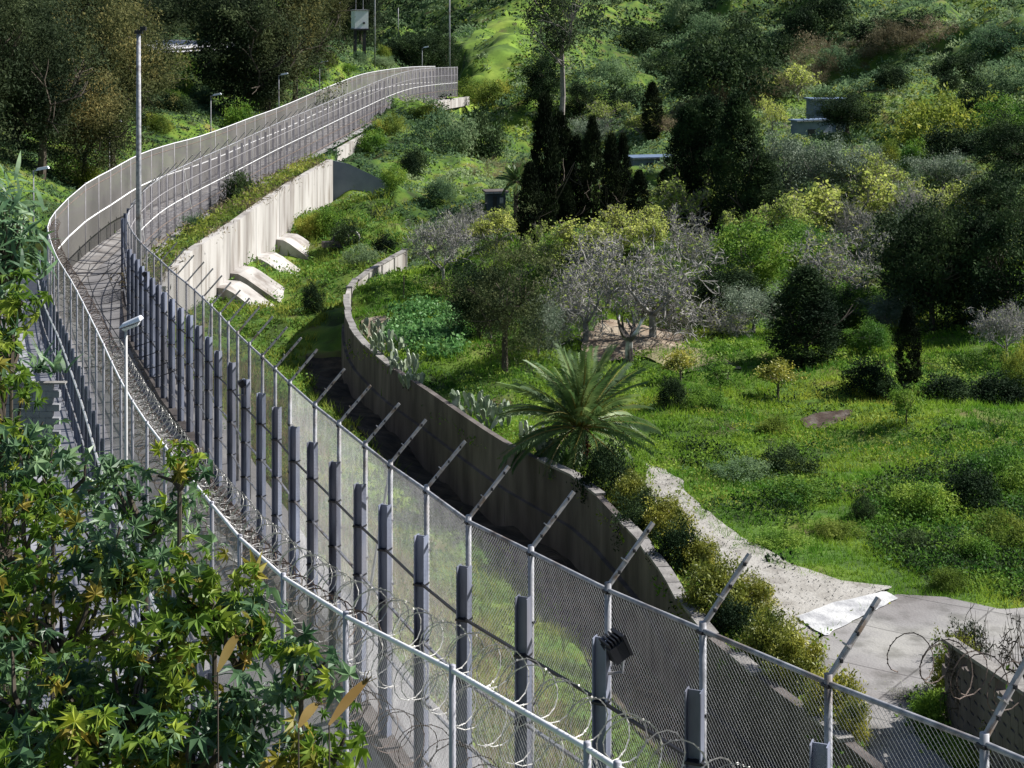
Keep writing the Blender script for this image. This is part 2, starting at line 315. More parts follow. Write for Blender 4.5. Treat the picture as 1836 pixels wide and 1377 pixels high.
def ground(X, Y):
    X = np.atleast_1d(np.asarray(X, float)); Y = np.atleast_1d(np.asarray(Y, float))
    iL = inpoly(X, Y, polyL); iD = ~iL & inpoly(X, Y, polyD); iG = ~iL & ~iD
    z = np.zeros(X.shape)
    for m, f, a in ((iL, fL, .03), (iD, fD, .1), (iG, fG, .1)):
        if m.any():
            b = bumps(X[m], Y[m])*a*np.clip((Y[m]-10)/60, .3, 1.6)
            if f is fG: b *= np.clip(.7+(Y[m]-60)/80, .5, 2)
            if f is fG: b += np.clip((Y[m]-200)/80, 0, 1)*(2.2*np.sin(X[m]*.11+Y[m]*.045)+1.3*np.sin(X[m]*.21-Y[m]*.07+1.5*np.sin(Y[m]*.03)))
            if f is fG: b *= .12+.88*np.clip((np.hypot(X[m]-9.5, Y[m]-46)-7)/7, 0, 1)
            z[m] = f(X[m], Y[m])+b
    return z
def gp(x, y, d0=28, d1=900):
    """where the line of sight through a point of the photograph meets the ground"""
    d = np.geomspace(d0, d1, 700); z = ground((x-CX)/F*d, d); los = CZ-y*d/F
    k = np.where(z >= los)[0]; i = k[0] if len(k) else len(d)-1
    return ((x-CX)/F*d[i], d[i], float(z[i]), F/d[i])
print('ground fields ready')
# road-side ground is flattened onto the patrol road by its own ribbon; the rest is one sheet
OB0 = OC[:, 2]-FH
_ibz = {}
def IBZ(j):
    if j not in _ibz: k = near_idx(IC, OC[j]); _ibz[j] = IC[k, 2]-in_h(IC[k, 1])
    return _ibz[j]
nth, nr = 560, 620
th = np.linspace(-.52, .52, nth); rr = np.r_[np.geomspace(3, 30, 90, endpoint=False), np.geomspace(30, 330, 400, endpoint=False), np.geomspace(330, 1900, 130)]
TT, RR = np.meshgrid(th, rr); GX = (TT*RR).ravel(); GY = RR.ravel()
GZ = ground(GX, GY)
_IS = side(IC); _s = IC[:, 1] < 118
for poly, cur, hh in ((np.vstack([IC[:, :2], (OC[:, :2]+OS*.9)[::-1]]), OC, lambda q: FH), (np.vstack([IC[_s][:, :2]+_IS[_s]*.5, (IC[_s][:, :2]-_IS[_s]*3.6)[::-1]]), IC, in_h)):
    m = np.where(inpoly(GX, GY, poly))[0]
    for i in m:
        j = near_idx(cur, (GX[i], GY[i])); GZ[i] = min(GZ[i], cur[j, 2]-hh(cur[j, 1])-.35 if cur is IC else min(OB0[j], IBZ(j))-.3)
idx = np.arange(nr*nth).reshape(nr, nth)
fa = np.stack([idx[:-1, :-1], idx[:-1, 1:], idx[1:, 1:], idx[1:, :-1]], -1).reshape(-1, 4)
me = bpy.data.meshes.new('ground'); me.vertices.add(nr*nth); me.vertices.foreach_set('co', np.stack([GX, GY, GZ], 1).astype(np.float32).ravel())
me.loops.add(fa.size); me.loops.foreach_set('vertex_index', fa.ravel().astype(np.int32))
me.polygons.add(len(fa)); me.polygons.foreach_set('loop_start', np.arange(0, fa.size, 4, dtype=np.int32)); me.materials.append(M_soil); me.update(calc_edges=True)
me.polygons.foreach_set('use_smooth', [True]*len(fa))
tag(link('ground', me), kind='structure')
def drape(name, ring_px, m, up=.05, step=.5, kind='structure', holes=None):
    """a sheet laid on the ground inside an outline given as ground points"""
    ring = np.array([gp(*q)[:2] for q in ring_px]); x0, y0 = ring.min(0); x1, y1 = ring.max(0)
    xs = np.arange(x0, x1+step, step); ys = np.arange(y0, y1+step, step); XX, YY = np.meshgrid(xs, ys)
    ring = ring; z = ground(XX.ravel(), YY.ravel()).reshape(XX.shape)+up
    # fine grid cells inside the outline; the border is left ragged as a worn edge
    cx = (XX[:-1, :-1]+step/2); cy = (YY[:-1, :-1]+step/2); ins = inpoly(cx.ravel(), cy.ravel(), ring).reshape(cx.shape)
    mb = MB(); ids = -np.ones(XX.shape, int); vs = []; fs = []
    for i, j in zip(*np.where(ins)):
        q = []
        for a, b in ((i, j), (i, j+1), (i+1, j+1), (i+1, j)):
            if ids[a, b] < 0: ids[a, b] = len(vs); vs.append((XX[a, b], YY[a, b], z[a, b]))
            q.append(ids[a, b])
        fs.append(tuple(q))
    # border vertices are drawn onto the outline so that its edge runs clean
    deg = np.zeros(len(vs), int)
    for q in fs:
        for v in q: deg[v] += 1
    vs = np.array(vs); e0 = ring; e1 = np.roll(ring, -1, 0)
    for i in np.where(deg < 4)[0]:
        p = vs[i, :2]; ab = e1-e0; t = np.clip(((p-e0)*ab).sum(1)/((ab**2).sum(1)+1e-9), 0, 1); c = e0+ab*t[:, None]
        k = np.argmin(((c-p)**2).sum(1)); vs[i, :2] = c[k]
    wob = bumps(vs[:, 0]*3, vs[:, 1]*3, .3, 2)*.04; vs[:, 0] += wob*(deg < 4)
    vs[:, 2] = ground(vs[:, 0], vs[:, 1])+up
    mb.add(vs, fs); return tag(mb.obj(name, m, smooth=True), kind=kind)
# patrol road ribbon between the two fences
def ribbon(name, A, B, m, up=0.0, n=6):
    k = len(A); t = np.linspace(0, 1, n+1)[None, :, None]; V = A[:, None]*(1-t)+B[:, None]*t; V[..., 2] += up
    ix = np.arange(k*(n+1)).reshape(k, n+1); f = np.stack([ix[:-1, :-1], ix[:-1, 1:], ix[1:, 1:], ix[1:, :-1]], -1).reshape(-1, 4)
    return MB().add(V.reshape(-1, 3), f.tolist()).obj(name, m)
OB = OC.copy(); OB[:, 2] -= FH
IB = []
for p in OC:
    j = near_idx(IC, p); IB.append((IC[j, 0], IC[j, 1], IC[j, 2]-in_h(IC[j, 1])))
IB = np.array(IB)
kk = np.ones(5)/5
IBs = np.stack([np.convolve(np.pad(IB[:, k], 2, 'edge'), kk, 'valid') for k in range(3)], 1)
OO = OB.copy(); OO[:, :2] += OS*.9
tag(ribbon('patrol_road', IBs, OO, M_road, .16), kind='structure')
_j = [i for i in range(len(OC)) if OC[i, 1] > 88 and i > near_idx(OC, (-18, 84))]
_a = IBs[_j]; _w = unit(OO[_j]-_a); tag(ribbon('pale_verge', _a, _a+_w*1.7, M_conc_l, .24), kind='structure')
IS = side(IC); A = IC.copy(); A[:, 2] -= [in_h(q) for q in IC[:, 1]]; sel = IC[:, 1] < 118
A = A[sel]; B = A.copy(); B[:, :2] -= IS[sel]*3.6; A2 = A.copy(); A2[:, :2] -= IS[sel]*.1
tag(ribbon('service_track', B, A2, mat('service_track_concrete', [(.2, .2, .22), (.3, .3, .33)], .9, .5, 8), .14), kind='structure')
# ------------------------------------------------------------------ fences
def inst(name, me, parent, loc, rz=0, sc=(1, 1, 1)):
    o = bpy.data.objects.new(name, me); COL.objects.link(o); o.parent = parent; o.location = loc; o.rotation_euler = (0, 0, rz); o.scale = sc; return o
def heading(a, b): return math.atan2(b[1]-a[1], b[0]-a[0])
def chain_wires(L, H0, H1, pitch, wr):
    """diagonal wires of a chain-link panel lying in the XZ plane, 0..L wide; H0,H1 = top height at both ends; each wire a three-sided rod"""
    mb = MB()
    for sgn in (1, -1):
        for c in np.arange(-max(H0, H1), L+max(H0, H1), pitch*1.414):
            # z = sgn*(x-c) clipped to the panel
            t = np.linspace(0, 1, 2)
            x0, x1 = (c, c+max(H0, H1)) if sgn > 0 else (c-max(H0, H1)+0, c)
            xa, xb = max(x0, 0), min(x1, L)
            if xb-xa < .05: continue
            za, zb = (xa-c, xb-c) if sgn > 0 else (c-xa, c-xb)
            top = min(H0, H1)
            if sgn > 0 and zb > top: xb -= zb-top; zb = top
            if sgn < 0 and za > top: xa += za-top; za = top
            if xb-xa < .05: continue
            y = .006*sgn
            V = []; 
            for (x, z) in ((xa, za), (xb, zb)):
                V += [(x-wr*.7, y, z+wr*.7), (x+wr*.7, y, z-wr*.7), (x, y-wr, z)]
            mb.add(V, [(0, 1, 4, 3), (1, 2, 5, 4), (2, 0, 3, 5)])
    return mb
# -- outer fence: round posts, slanted arms, top rail and chain-link
F_out = thing('chain_link_fence', tuple(outer_pts[3])[:2]+(outer_pts[3][2]-FH,), 'long outer chain-link fence with arms slanting over the green valley', 'fence')
org = np.array(F_out.location)
def rel(p, o=org): return tuple(np.array(p)-o)
pm = MB().tube([(0, 0, -.3), (0, 0, FH+.12)], .055, 10).mesh('post', M_galv, True)
pm_far = MB().tube([(0, 0, -.3), (0, 0, FH+.1)], .05, 5).mesh('post', M_gfar, True)
clipm = MB().box((0, 0, 0), (.03, .05, .05)).mesh('clip', M_black); collar = MB().box((0, 0, 0), (.14, .14, .04)).mesh('collar', M_black)
am = MB().box((.42, 0, FH+.52), (.06, .06, 1.18), M=Matrix.Rotation(R(42), 3, 'Y')).box((.3, 0, FH+.43), (.1, .1, .02), M=Matrix.Rotation(R(42), 3, 'Y')).mesh('slanted_arm', mat('weathered_grey_arm', [(.3, .28, .27), (.42, .40, .39), (.24, .17, .12)], .8, 5, 6))
nn = 14; near_pts = [np.array(p) for p in outer_pts[:nn]]
kk0 = near_idx(OC, near_pts[-1]); far_pts = list(resample(OC[kk0:], 3.05)[1:])
posts = near_pts+far_pts
PC = np.array(posts); PS = side(PC)
for i, p in enumerate(posts):
    rz = math.atan2(PS[i, 1], PS[i, 0])
    inst('post', pm if i < 22 else pm_far, F_out, rel((p[0], p[1], p[2]-FH)), rz)
    if p[1] < 205 and not (95 < p[1] < 112): inst('slanted_arm', am, F_out, rel((p[0], p[1], p[2]-FH)), rz+random.uniform(-.05, .05))
    if i < 16:
        for u, h in ((.2, .27), (.47, .57), (.72, .85)): inst('clip', clipm, F_out, rel((p[0]+u*PS[i, 0], p[1]+u*PS[i, 1]-.05, p[2]+h)), rz)
        for h in (.02, 1.2, 2.6): inst('collar', collar, F_out, rel((p[0], p[1], p[2]-h)), rz)
rail = MB(); 
for i in range(len(posts)-1): rail.tube([rel(posts[i]), rel(posts[i+1])], .038 if i < 24 else .05, 8 if i < 24 else 5, cap=False)
rail.obj('top_rail', M_galv, F_out, True)
for i in range(len(posts)-1):
    a, b = posts[i], posts[i+1]; L = math.hypot(b[0]-a[0], b[1]-a[1]); za, zb = a[2]-FH, b[2]-FH; rz = heading(a, b)
    if a[1] < 46:
        mb = chain_wires(L, FH-.03, FH-.03, .062, .0042); V = np.concatenate(mb.v); V[:, 2] += V[:, 0]/L*(zb-za); mb.v = [V]
        o = mb.obj('chain_link_panel', M_wire, F_out)
        o.location = rel((a[0], a[1], za)); o.rotation_euler = (0, 0, rz)
    else:
        n = 1; mb = MB().add([(0, 0, 0), (L, 0, zb-za), (L, 0, zb-za+FH), (0, 0, FH)], [(0, 1, 2, 3)])
        # mesh too fine to tell apart at this distance: one thin see-through sheet per panel
        o = mb.obj('chain_link_panel', M_net if a[1] < 112 else M_netf, F_out); o.location = rel((a[0], a[1], za)); o.rotation_euler = (0, 0, rz)
# mid rails and light stays on the far stretch
st = MB()
for i in range(3, len(posts)-1):
    for h in ((.5,) if posts[i][1] > 120 else ()):
        a = np.array(posts[i]); b = np.array(posts[i+1]); a[2] -= FH*h; b[2] -= FH*h; st.tube([rel(a), rel(b)], .035, 4, cap=False)
st.obj('mid_rail', M_rail, F_out)
for h, r in ((.72, .045), (.93, .06), (.25, .03)):
    st = MB()
    for i in range(22, len(posts)-1):
        a = np.array(posts[i]); b_ = np.array(posts[i+1]); a[2] -= FH*h; b_[2] -= FH*h; st.tube([rel(a), rel(b_)], r, 4, cap=False)
    st.obj('lower_rail', M_rust if h > .6 else M_gfar, F_out)
for i in (9, 20, 38, 44, 60, 75, 88):
    if i+1 < len(posts):
        a = np.array(posts[i]); b = np.array(posts[i+1]); b[2] -= FH*.75; MB().tube([rel(a), rel(b)], .035, 5).obj('diagonal_stay', M_rail, F_out)
# concertina loops hanging on the outer side near the camera and along the ditch
def coil(path, r, pitch, wr, jit=.06, sides=3):
    P = resample(np.array(path, float), pitch/14); n = len(P); ph = np.arange(n)*2*math.pi/14
    j = 1+jit*np.sin(ph*.37+1)+jit*np.sin(ph*.113); tg = unit(np.gradient(P[:, :2], axis=0)); nr_ = np.stack([tg[:, 1], -tg[:, 0]], 1)
    c, s = np.cos(ph)*r*j, np.sin(ph)*r*j
    Q = P.copy(); Q[:, :2] += nr_*c[:, None]+tg*(np.sin(ph*.5)*.12)[:, None]; Q[:, 2] += s
    mb = MB().tube(Q, wr, sides)
    if wr < .0125 and r < .35:
        t_ = unit(np.gradient(Q, axis=0)); mid = (Q[:-1]+Q[1:])/2
        for pts_ in (Q, mid):
            tt = t_[:len(pts_)]; u_ = unit(np.cross(tt, rng.normal(size=(len(pts_), 3))))*.014
            for p_, a_, b_ in zip(pts_, tt*.02, u_): mb.add([p_-a_, p_+b_, p_+a_, p_-b_], [(0, 1, 2, 3)])
    return mb
# -- steel beam barrier in front of the outer fence
steel_px = [(1470,1333,8.9),(1245,1237,9.0),(1078,1143,9.2),(938,1070,9.5),(832,1015,9.9),(755,960,10.2),(690,905,10.5),(645,868,10.75),(600,828,11.0),(560,793,11.25),
 (528,765,11.5),(496,730,11.7),(468,705,11.9),(440,680,12.1),(415,650,12.3),(391,629,12.5),(374,604,12.7),(356,584,12.85),(340,565,13.0),(324,552,13.1),(308,536,13.2),(294,524,13.3),
 (284,511,13.4),(273,498,13.5),(263,487,13.6),(254,477,13.7),(246,465,13.8),(239,455,13.9),(232,447,14.0)]
SP = [np.array(P3(*q)) for q in steel_px]; SP = [np.array((6.6, 14.6, CZ-8.7)), np.array((5.0, 17.2, CZ-8.8))]+SP
k2 = near_idx(OC, SP[-1]); tail = resample(OC[k2+5:], 2.9)
tl = tail.copy(); tl[:, :2] -= side(tail)*.4; tl[:, 2] -= .5
SP += [q for q in tl if q[1] > 113]
B_out = thing('steel_beam_barrier', tuple(SP[3][:2])+(SP[3][2]-5.2,), 'row of blue grey steel H-beams joined by rails inside the outer fence', 'barrier')
ob = np.array(B_out.location); BH = 5.2
hb = MB()
def hbeam(h, w=.2, t=.018):
    m = MB(); m.box((-w/2, 0, h/2-.15), (t, w*.95, h+.3)); m.box((w/2, 0, h/2-.15), (t, w*.95, h+.3)); m.box((0, .01, h/2-.15), (w-t-.004, t, h+.3)); return m
hm = hbeam(BH).mesh('beam', M_beam); SA = np.array(SP); SSd = side(SA)
stub = MB().box((0, 0, .02), (.34, .34, .03)).mesh('base_plate', M_beam)
for i, p in enumerate(SP):
    rz = math.atan2(SSd[i, 1], SSd[i, 0])-math.pi/2
    if i < 34: rz = rz*.35
    inst('beam', hm, B_out, (p[0]-ob[0], p[1]-ob[1], p[2]-BH-ob[2]), rz)
    if i < 30: inst('base_plate', stub, B_out, (p[0]-ob[0], p[1]-ob[1], p[2]-BH+.2-ob[2]), rz)
band = MB().box((0, 0, 0), (.235, .225, .035)).mesh('clamp_band', M_black)
for i, p in enumerate(SP[:30]):
    rz = math.atan2(SSd[i, 1], SSd[i, 0])-math.pi/2
    for h in (.92, 2.0, 3.1): inst('clamp_band', band, B_out, (p[0]-ob[0], p[1]-ob[1], p[2]-h-ob[2]), rz*.35)
for h, m, r in ((.92, M_black, .03), (2.0, M_galv, .035), (3.1, M_galv, .03), (4.2, M_galv, .03)):
    mb = MB(); q = SA-ob; q[:, 2] -= h
    for i in range(len(q)-1): mb.tube([q[i], q[i+1]], r, 5, cap=False)
    mb.obj('horizontal_rail', m, B_out)
# added low blocks under the barrier; far pale ones stand in for sunlit road
kb = SA.copy(); kb[:, 2] -= BH-.12; 
for k in range(0, len(kb)-1): 
    a, b = kb[k], kb[k+1]; L = np.linalg.norm(b-a); mid = (a+b)/2
    MB().box((0, 0, 0), (L-.03, .35, .55)).obj('added_kerb_block', M_conc_l if k > 33 else M_conc_d, B_out)
    o = B_out.children[-1] if False else COL.objects[-1]; o.location = tuple(mid-ob); o.rotation_euler = (0, -math.asin((b-a)[2]/L), heading(a, b))
# -- inner fence
ip = [np.array(p) for p in inner_pts[:9]]; ki = near_idx(IC, ip[-1]); ipost = ip+list(resample(IC[ki:], 4.2)[1:])
# fill long gaps of the near part
tmp = []
for a, b in zip(ipost[:-1], ipost[1:]):
    tmp.append(a); L = np.linalg.norm(b-a); n = int(round(L/5.2))
    if n > 1:
        ia, ib = near_idx(IC, a), near_idx(IC, b)
        for t in range(1, n): tmp.append(IC[int(ia+(ib-ia)*t/n)])
tmp.append(ipost[-1]); ipost = tmp
F_in = thing('wire_mesh_fence', tuple(ipost[4][:2])+(ipost[4][2]-in_h(ipost[4][1]),), 'tall inner mesh fence with bright top rail and rusty razor coils nearest the viewer', 'fence')
oi = np.array(F_in.location); rel2 = lambda p: tuple(np.array(p)-oi)
IPA = np.array(ipost); IPS = side(IPA)
pin = MB().tube([(0, 0, -.3), (0, 0, FH+.06)], .045, 8).mesh('post', mat('grey_painted_post', [(.24,.24,.28),(.36,.36,.40)], .5, 2), True)
for i, p in enumerate(ipost):
    h = round(in_h(p[1]), 2)
    inst('post', pin if i < 30 else pm_far, F_in, rel2((p[0], p[1], p[2]-h)), math.atan2(IPS[i, 1], IPS[i, 0]), (1, 1, h/FH))
rail = MB()
for i in range(len(ipost)-1): rail.tube([rel2(ipost[i]), rel2(ipost[i+1])], .034 if i < 30 else .05, 8 if i < 30 else 5, cap=False)
rail.obj('top_rail', mat('bright_rail', [(.6, .6, .62), (.78, .78, .78)], .4, 3), F_in, True)
for i in range(len(ipost)-1):
    a, b = ipost[i], ipost[i+1]; ha, hb_ = in_h(a[1]), in_h(b[1]); L = math.hypot(b[0]-a[0], b[1]-a[1]); rz = heading(a, b); za, zb = a[2]-ha, b[2]-hb_
    if a[1] < 24:
        mb = chain_wires(L, ha-.03, hb_-.03, .06, .0028); V = np.concatenate(mb.v); V[:, 2] += V[:, 0]/L*(zb-za); mb.v = [V]; o = mb.obj('mesh_panel', M_wire, F_in)
    else:
        m = M_netin if a[1] < 108 else M_netfar
        lo = 2.6 if a[1] < 95 else 0           # rusty dense netting covers the upper half of the near stretch
        o = MB().add([(0, 0, lo), (L, 0, zb-za+lo), (L, 0, zb-za+hb_), (0, 0, ha)], [(0, 1, 2, 3)]).obj('mesh_panel', m, F_in)
        if lo: 
            o2 = MB().add([(0, 0, 0), (L, 0, zb-za), (L, 0, zb-za+lo-.01), (0, 0, lo-.01)], [(0, 1, 2, 3)]).obj('mesh_panel', M_net2, F_in) if False else None
    o.location = rel2((a[0], a[1], za)); o.rotation_euler = (0, 0, rz)
mb = MB(); mb2 = MB()
sel = [p for p in ipost if p[1] > 100]; q = np.array(sel)
for dh, r, m, nm in ((2.75, .06, M_rail, 'mid_rail'), (.5, .04, M_rust, 'tension_wire')):
    w = q.copy(); w[:, 2] -= dh; w -= oi; t = MB()
    for i in range(len(w)-1): t.tube([w[i], w[i+1]], r, 4, cap=False)
    t.obj(nm, m, F_in)
# razor coils
nearI = IC[IC[:, 1] < 62]; SI = side(nearI)
for off, dz, r, lab in ((.33, .1, .27, 'bright steel coil along the top'), (.38, -.6, .3, None)):
    c = nearI.copy(); c[:, :2] += SI*off; c[:, 2] += dz; c -= oi
    o = coil(c, r, .34 if off == .35 else .4, .008).obj('razor_wire_coil', M_razor, F_in)
    if lab: o['label'] = lab
c = nearI[nearI[:, 1] < 30].copy(); s3 = side(c); c[:, :2] += s3*.35; c[:, 2] -= 1.5; c -= oi
coil(c, .32, .45, .007).obj('razor_wire_coil', M_rust, F_in)
farI = IC[(IC[:, 1] >= 24) & (IC[:, 1] < 112)]; s3 = side(farI)
for dz in (-.35, -1.5):
    c = farI.copy(); c[:, :2] += s3*.35; c[:, 2] += dz; c -= oi
    coil(c, .26, .55, .012).obj('razor_wire_coil', M_rust, F_in)
c = np.array(outer_pts[:9]); c = curve([tuple(v) for v in c], .3); s3 = side(c); c[:, :2] += s3*.85; c[:, 2] += .35; c -= org
sub = c[(c[:, 1]+org[1] < 21.5)]; coil(sub, .27, .3, .008, .12).obj('razor_wire_coil', M_rust, F_out)
c = WC[WC[:, 1] < 62].copy(); c[:, :2] += side(c)*1.6; c[:, 2] -= 1.9
gz = ground(c[:, 0], c[:, 1]); c[:, 2] = gz+.4; c -= org
coil(c, .38, .4, .010, .15).obj('razor_wire_coil', M_rust, F_out)
# steel posts on the near side of the inner fence
sI = IC[(IC[:, 1] > 12) & (IC[:, 1] < 108)]; sI = resample(sI, 2.3); ss = side(sI); sI[:, :2] -= ss*.55
B_in = thing('steel_post_barrier', (sI[8][0], sI[8][1], sI[8][2]-in_h(sI[8][1])), 'lower row of slim steel posts with white rail beside the service track', 'barrier')
oo = np.array(B_in.location); hm2 = hbeam(3.7, .12, .014).mesh('slim_post', M_beam)
for i, p in enumerate(sI): inst('slim_post', hm2, B_in, (p[0]-oo[0], p[1]-oo[1], p[2]-in_h(p[1])-oo[2]), 0)
for h, m, r in ((2.75, M_rail, .045), (1.4, M_galv, .03), (.3, M_galv, .03)):
    t = MB(); w = sI.copy(); w[:, 2] -= [in_h(v) for v in sI[:, 1]]; w[:, 2] += h; w[:, :2] -= ss*.08; w -= oo
    for i in range(len(w)-1): t.tube([w[i], w[i+1]], r, 5, cap=False)
    t.obj('horizontal_rail', m, B_in)
# -- cable net spanning the road at the bend
CN = thing('cable_net', (-20, 88, CZ-17), 'net of dark steel cables strung over the road at the bend', 'cable net'); oc = np.array(CN.location)
ia = [i for i in range(len(IC)) if 72 < IC[i, 1] < 112 and i < near_idx(IC, (-28, 118))]
cr = []
for t in np.linspace(0, 1, 15):
    a = IC[ia[int(t*(len(ia)-1))]].copy(); j = near_idx(OC, a); b = OC[j].copy(); a[2] -= 2.2; b[2] -= 2.6; 
    u = np.linspace(0, 1, 9); c = a[None]*(1-u[:, None])+b[None]*u[:, None]; c[:, 2] -= .9*np.sin(u*math.pi)
    cr.append(c-oc); MB().tube(c-oc, .022, 5).obj('cross_cable', M_black, CN)
cr = np.array(cr)
for k in (2, 4, 6): MB().tube(resample(cr[:, k], .8), .024, 5).obj('long_cable', M_black, CN)
# ------------------------------------------------------------------ retaining wall with buttresses
rt = curve(ret_top, 4.6); RS = side(rt)
RW = thing('retaining_wall', (rt[0][0], rt[0][1], rt[0][2]-5), 'pale sunlit concrete retaining wall of tall panels below the patrol road', 'wall'); o0 = np.array(RW.location)
for i in range(len(rt)-1):
    a, b = rt[i], rt[i+1]; L = math.hypot(*(b-a)[:2]); za, zb = a[2]-.05, b[2]-.05
    step = .35 if i in (2,) else 0
    mb = MB(); g = .02; n = 0
    V = [(g, -.6, -8), (L-g, -.6, -8), (L-g, -.6, zb-za), (g, -.6, 0), (g, 0, -8), (L-g, 0, -8), (L-g, 0, zb-za), (g, 0, 0)]
    mb.add(V, [(3, 2, 1, 0), (4, 5, 6, 7), (0, 1, 5, 4), (2, 3, 7, 6), (1, 2, 6, 5), (0, 4, 7, 3)])
    o = mb.obj('concrete_panel', M_conc_l, RW); rz = heading(a, b); off = RS[i]*(.30+.02*(i % 2))
    o.location = (a[0]-o0[0]+off[0], a[1]-o0[1]+off[1], za-o0[2]); o.rotation_euler = (0, 0, rz)
for px, top, w, ln in ((377, 513, 1.7, 4.8), (402, 487, 1.8, 5.0), (445, 461, 1.9, 4.9), (486, 427, 2.0, 4.8)):
    # sloped concrete buttress: flat head against the wall then running down and outward
    j = int(np.argmin(abs((rt[:, 0]/rt[:, 1])-(px-CX)/F))); 
    dd = [(a[0], a[1]) for a in curve(ret_top, .25)]; dc = np.array(dd); j = int(np.argmin(abs(dc[:, 0]/dc[:, 1]-(px-CX)/F)))
    x, y = dc[j]; s_ = side(dc)[j]; zt = CZ-top*y/F; t = math.atan2(s_[1], s_[0])
    mb = MB(); prof = [(-.3, .25), (1.5, .15), (2.1, -.15), (ln, -2.0), (ln+.15, -5), (-.3, -5)]
    V = [(u, v_, z) for v_ in (-w/2*2, w/2*2) for u, z in prof]; k = len(prof)
    F_ = [tuple(range(k)), tuple(range(2*k-1, k-1, -1))]+[((i+1) % k, i, i+k, (i+1) % k+k) for i in range(k)]
    mb.add(V, F_); o = mb.obj('sloped_buttress', M_conc_l, RW); o.location = (x-o0[0]+s_[0]*.3, y-o0[1]+s_[1]*.3, zt-o0[2]); o.rotation_euler = (0, 0, t-.12)
    # pale kerb along the road edge beyond the wall
ek = OC[k1-6:].copy(); ek[:, :2] += side(ek)*1.9; ek[:, 2] -= FH+.1; ek = resample(ek, 4.0)
KB = thing('edge_kerb_wall', tuple(ek[0]), 'pale low kerb wall edging the road above the grassy bank', 'kerb'); kk_ = np.array(KB.location)
for a, b in zip(ek[:-1], ek[1:]):
    L = np.linalg.norm(b-a); MB().box((L/2, 0, -.35), (L-.03, .5, 1.5)).obj('kerb_section', M_conc_l, KB); o = COL.objects[-1]
    o.location = tuple(a-kk_); o.rotation_euler = (0, -math.asin((b-a)[2]/L), heading(a, b))
# shaded wing wall turning away from the retaining wall's end
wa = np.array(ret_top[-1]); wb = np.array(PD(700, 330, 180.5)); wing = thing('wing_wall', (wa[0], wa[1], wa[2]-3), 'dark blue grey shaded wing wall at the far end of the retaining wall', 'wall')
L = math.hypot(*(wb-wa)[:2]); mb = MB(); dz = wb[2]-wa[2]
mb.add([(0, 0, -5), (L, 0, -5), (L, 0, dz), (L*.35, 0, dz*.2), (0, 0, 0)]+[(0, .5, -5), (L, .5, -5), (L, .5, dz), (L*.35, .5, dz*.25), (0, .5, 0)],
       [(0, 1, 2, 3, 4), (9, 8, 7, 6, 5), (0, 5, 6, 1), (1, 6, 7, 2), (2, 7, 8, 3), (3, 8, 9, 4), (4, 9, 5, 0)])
o = mb.obj('wall_face', mat('shade_toned_concrete', [(.13, .15, .19), (.20, .22, .26)], .9, .6, 6), wing); o.location = (.1, 0, 3); o.rotation_euler = (0, 0, heading(wa, wb))  # blue shade of the wall face put into the concrete's colour
# ------------------------------------------------------------------ curved garden wall
gw = resample(WC, 3.0); gs = side(gw)
GWt = thing('garden_wall', (gw[10][0], gw[10][1], gw[10][2]-2.5), 'long curved grey garden wall above the shadowed ditch', 'wall'); g0 = np.array(GWt.location)
for i in range(len(gw)-1):
    a, b = gw[i], gw[i+1]; L = math.hypot(*(b-a)[:2]); dz = b[2]-a[2]; rz = heading(a, b)
    mb = MB(); t = .13; lo = -4.2; e = .03
    mb.add([(x, y, z) for x, z0 in ((0, 0), (L+e, dz)) for y in (-t, t) for z in (lo+z0*0, z0)], [(0, 1, 3, 2), (4, 6, 7, 5), (0, 4, 5, 1), (2, 3, 7, 6), (0, 2, 6, 4), (1, 5, 7, 3)])
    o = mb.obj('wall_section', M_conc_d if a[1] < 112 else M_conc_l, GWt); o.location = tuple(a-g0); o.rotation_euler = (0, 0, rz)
    # footing, a little proud on the ditch side
    if a[1] < 110:
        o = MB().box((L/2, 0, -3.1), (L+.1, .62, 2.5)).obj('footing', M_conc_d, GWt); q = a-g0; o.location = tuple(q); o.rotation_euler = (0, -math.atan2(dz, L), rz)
    skip = (68 < a[1] < 88) or (i % 9 == 5)
    if not skip:
        for u in range(2 if a[1] < 70 else 1):
            l2 = L/(2 if a[1] < 70 else 1)
            if a[1] < 70 and random.random() < .22: continue
            o = MB().box((l2/2, 0, 0), (l2-.05, .40, .09)).obj('coping_slab', M_cop, GWt); q = a-g0+np.array([(b-a)[0]*u*l2/L, (b-a)[1]*u*l2/L, dz*u*l2/L+.055])
            o.location = tuple(q+np.array([random.uniform(-.03, .03), 0, 0])); o.rotation_euler = (0, -math.atan2(dz, L), rz+random.uniform(-.03, .03))
    if a[1] > 112:
        o = MB().box((0, 0, -.8), (.18, .4, 1.9)).obj('pilaster', M_cop, GWt); o.location = tuple(a-g0); o.rotation_euler = (0, 0, rz)
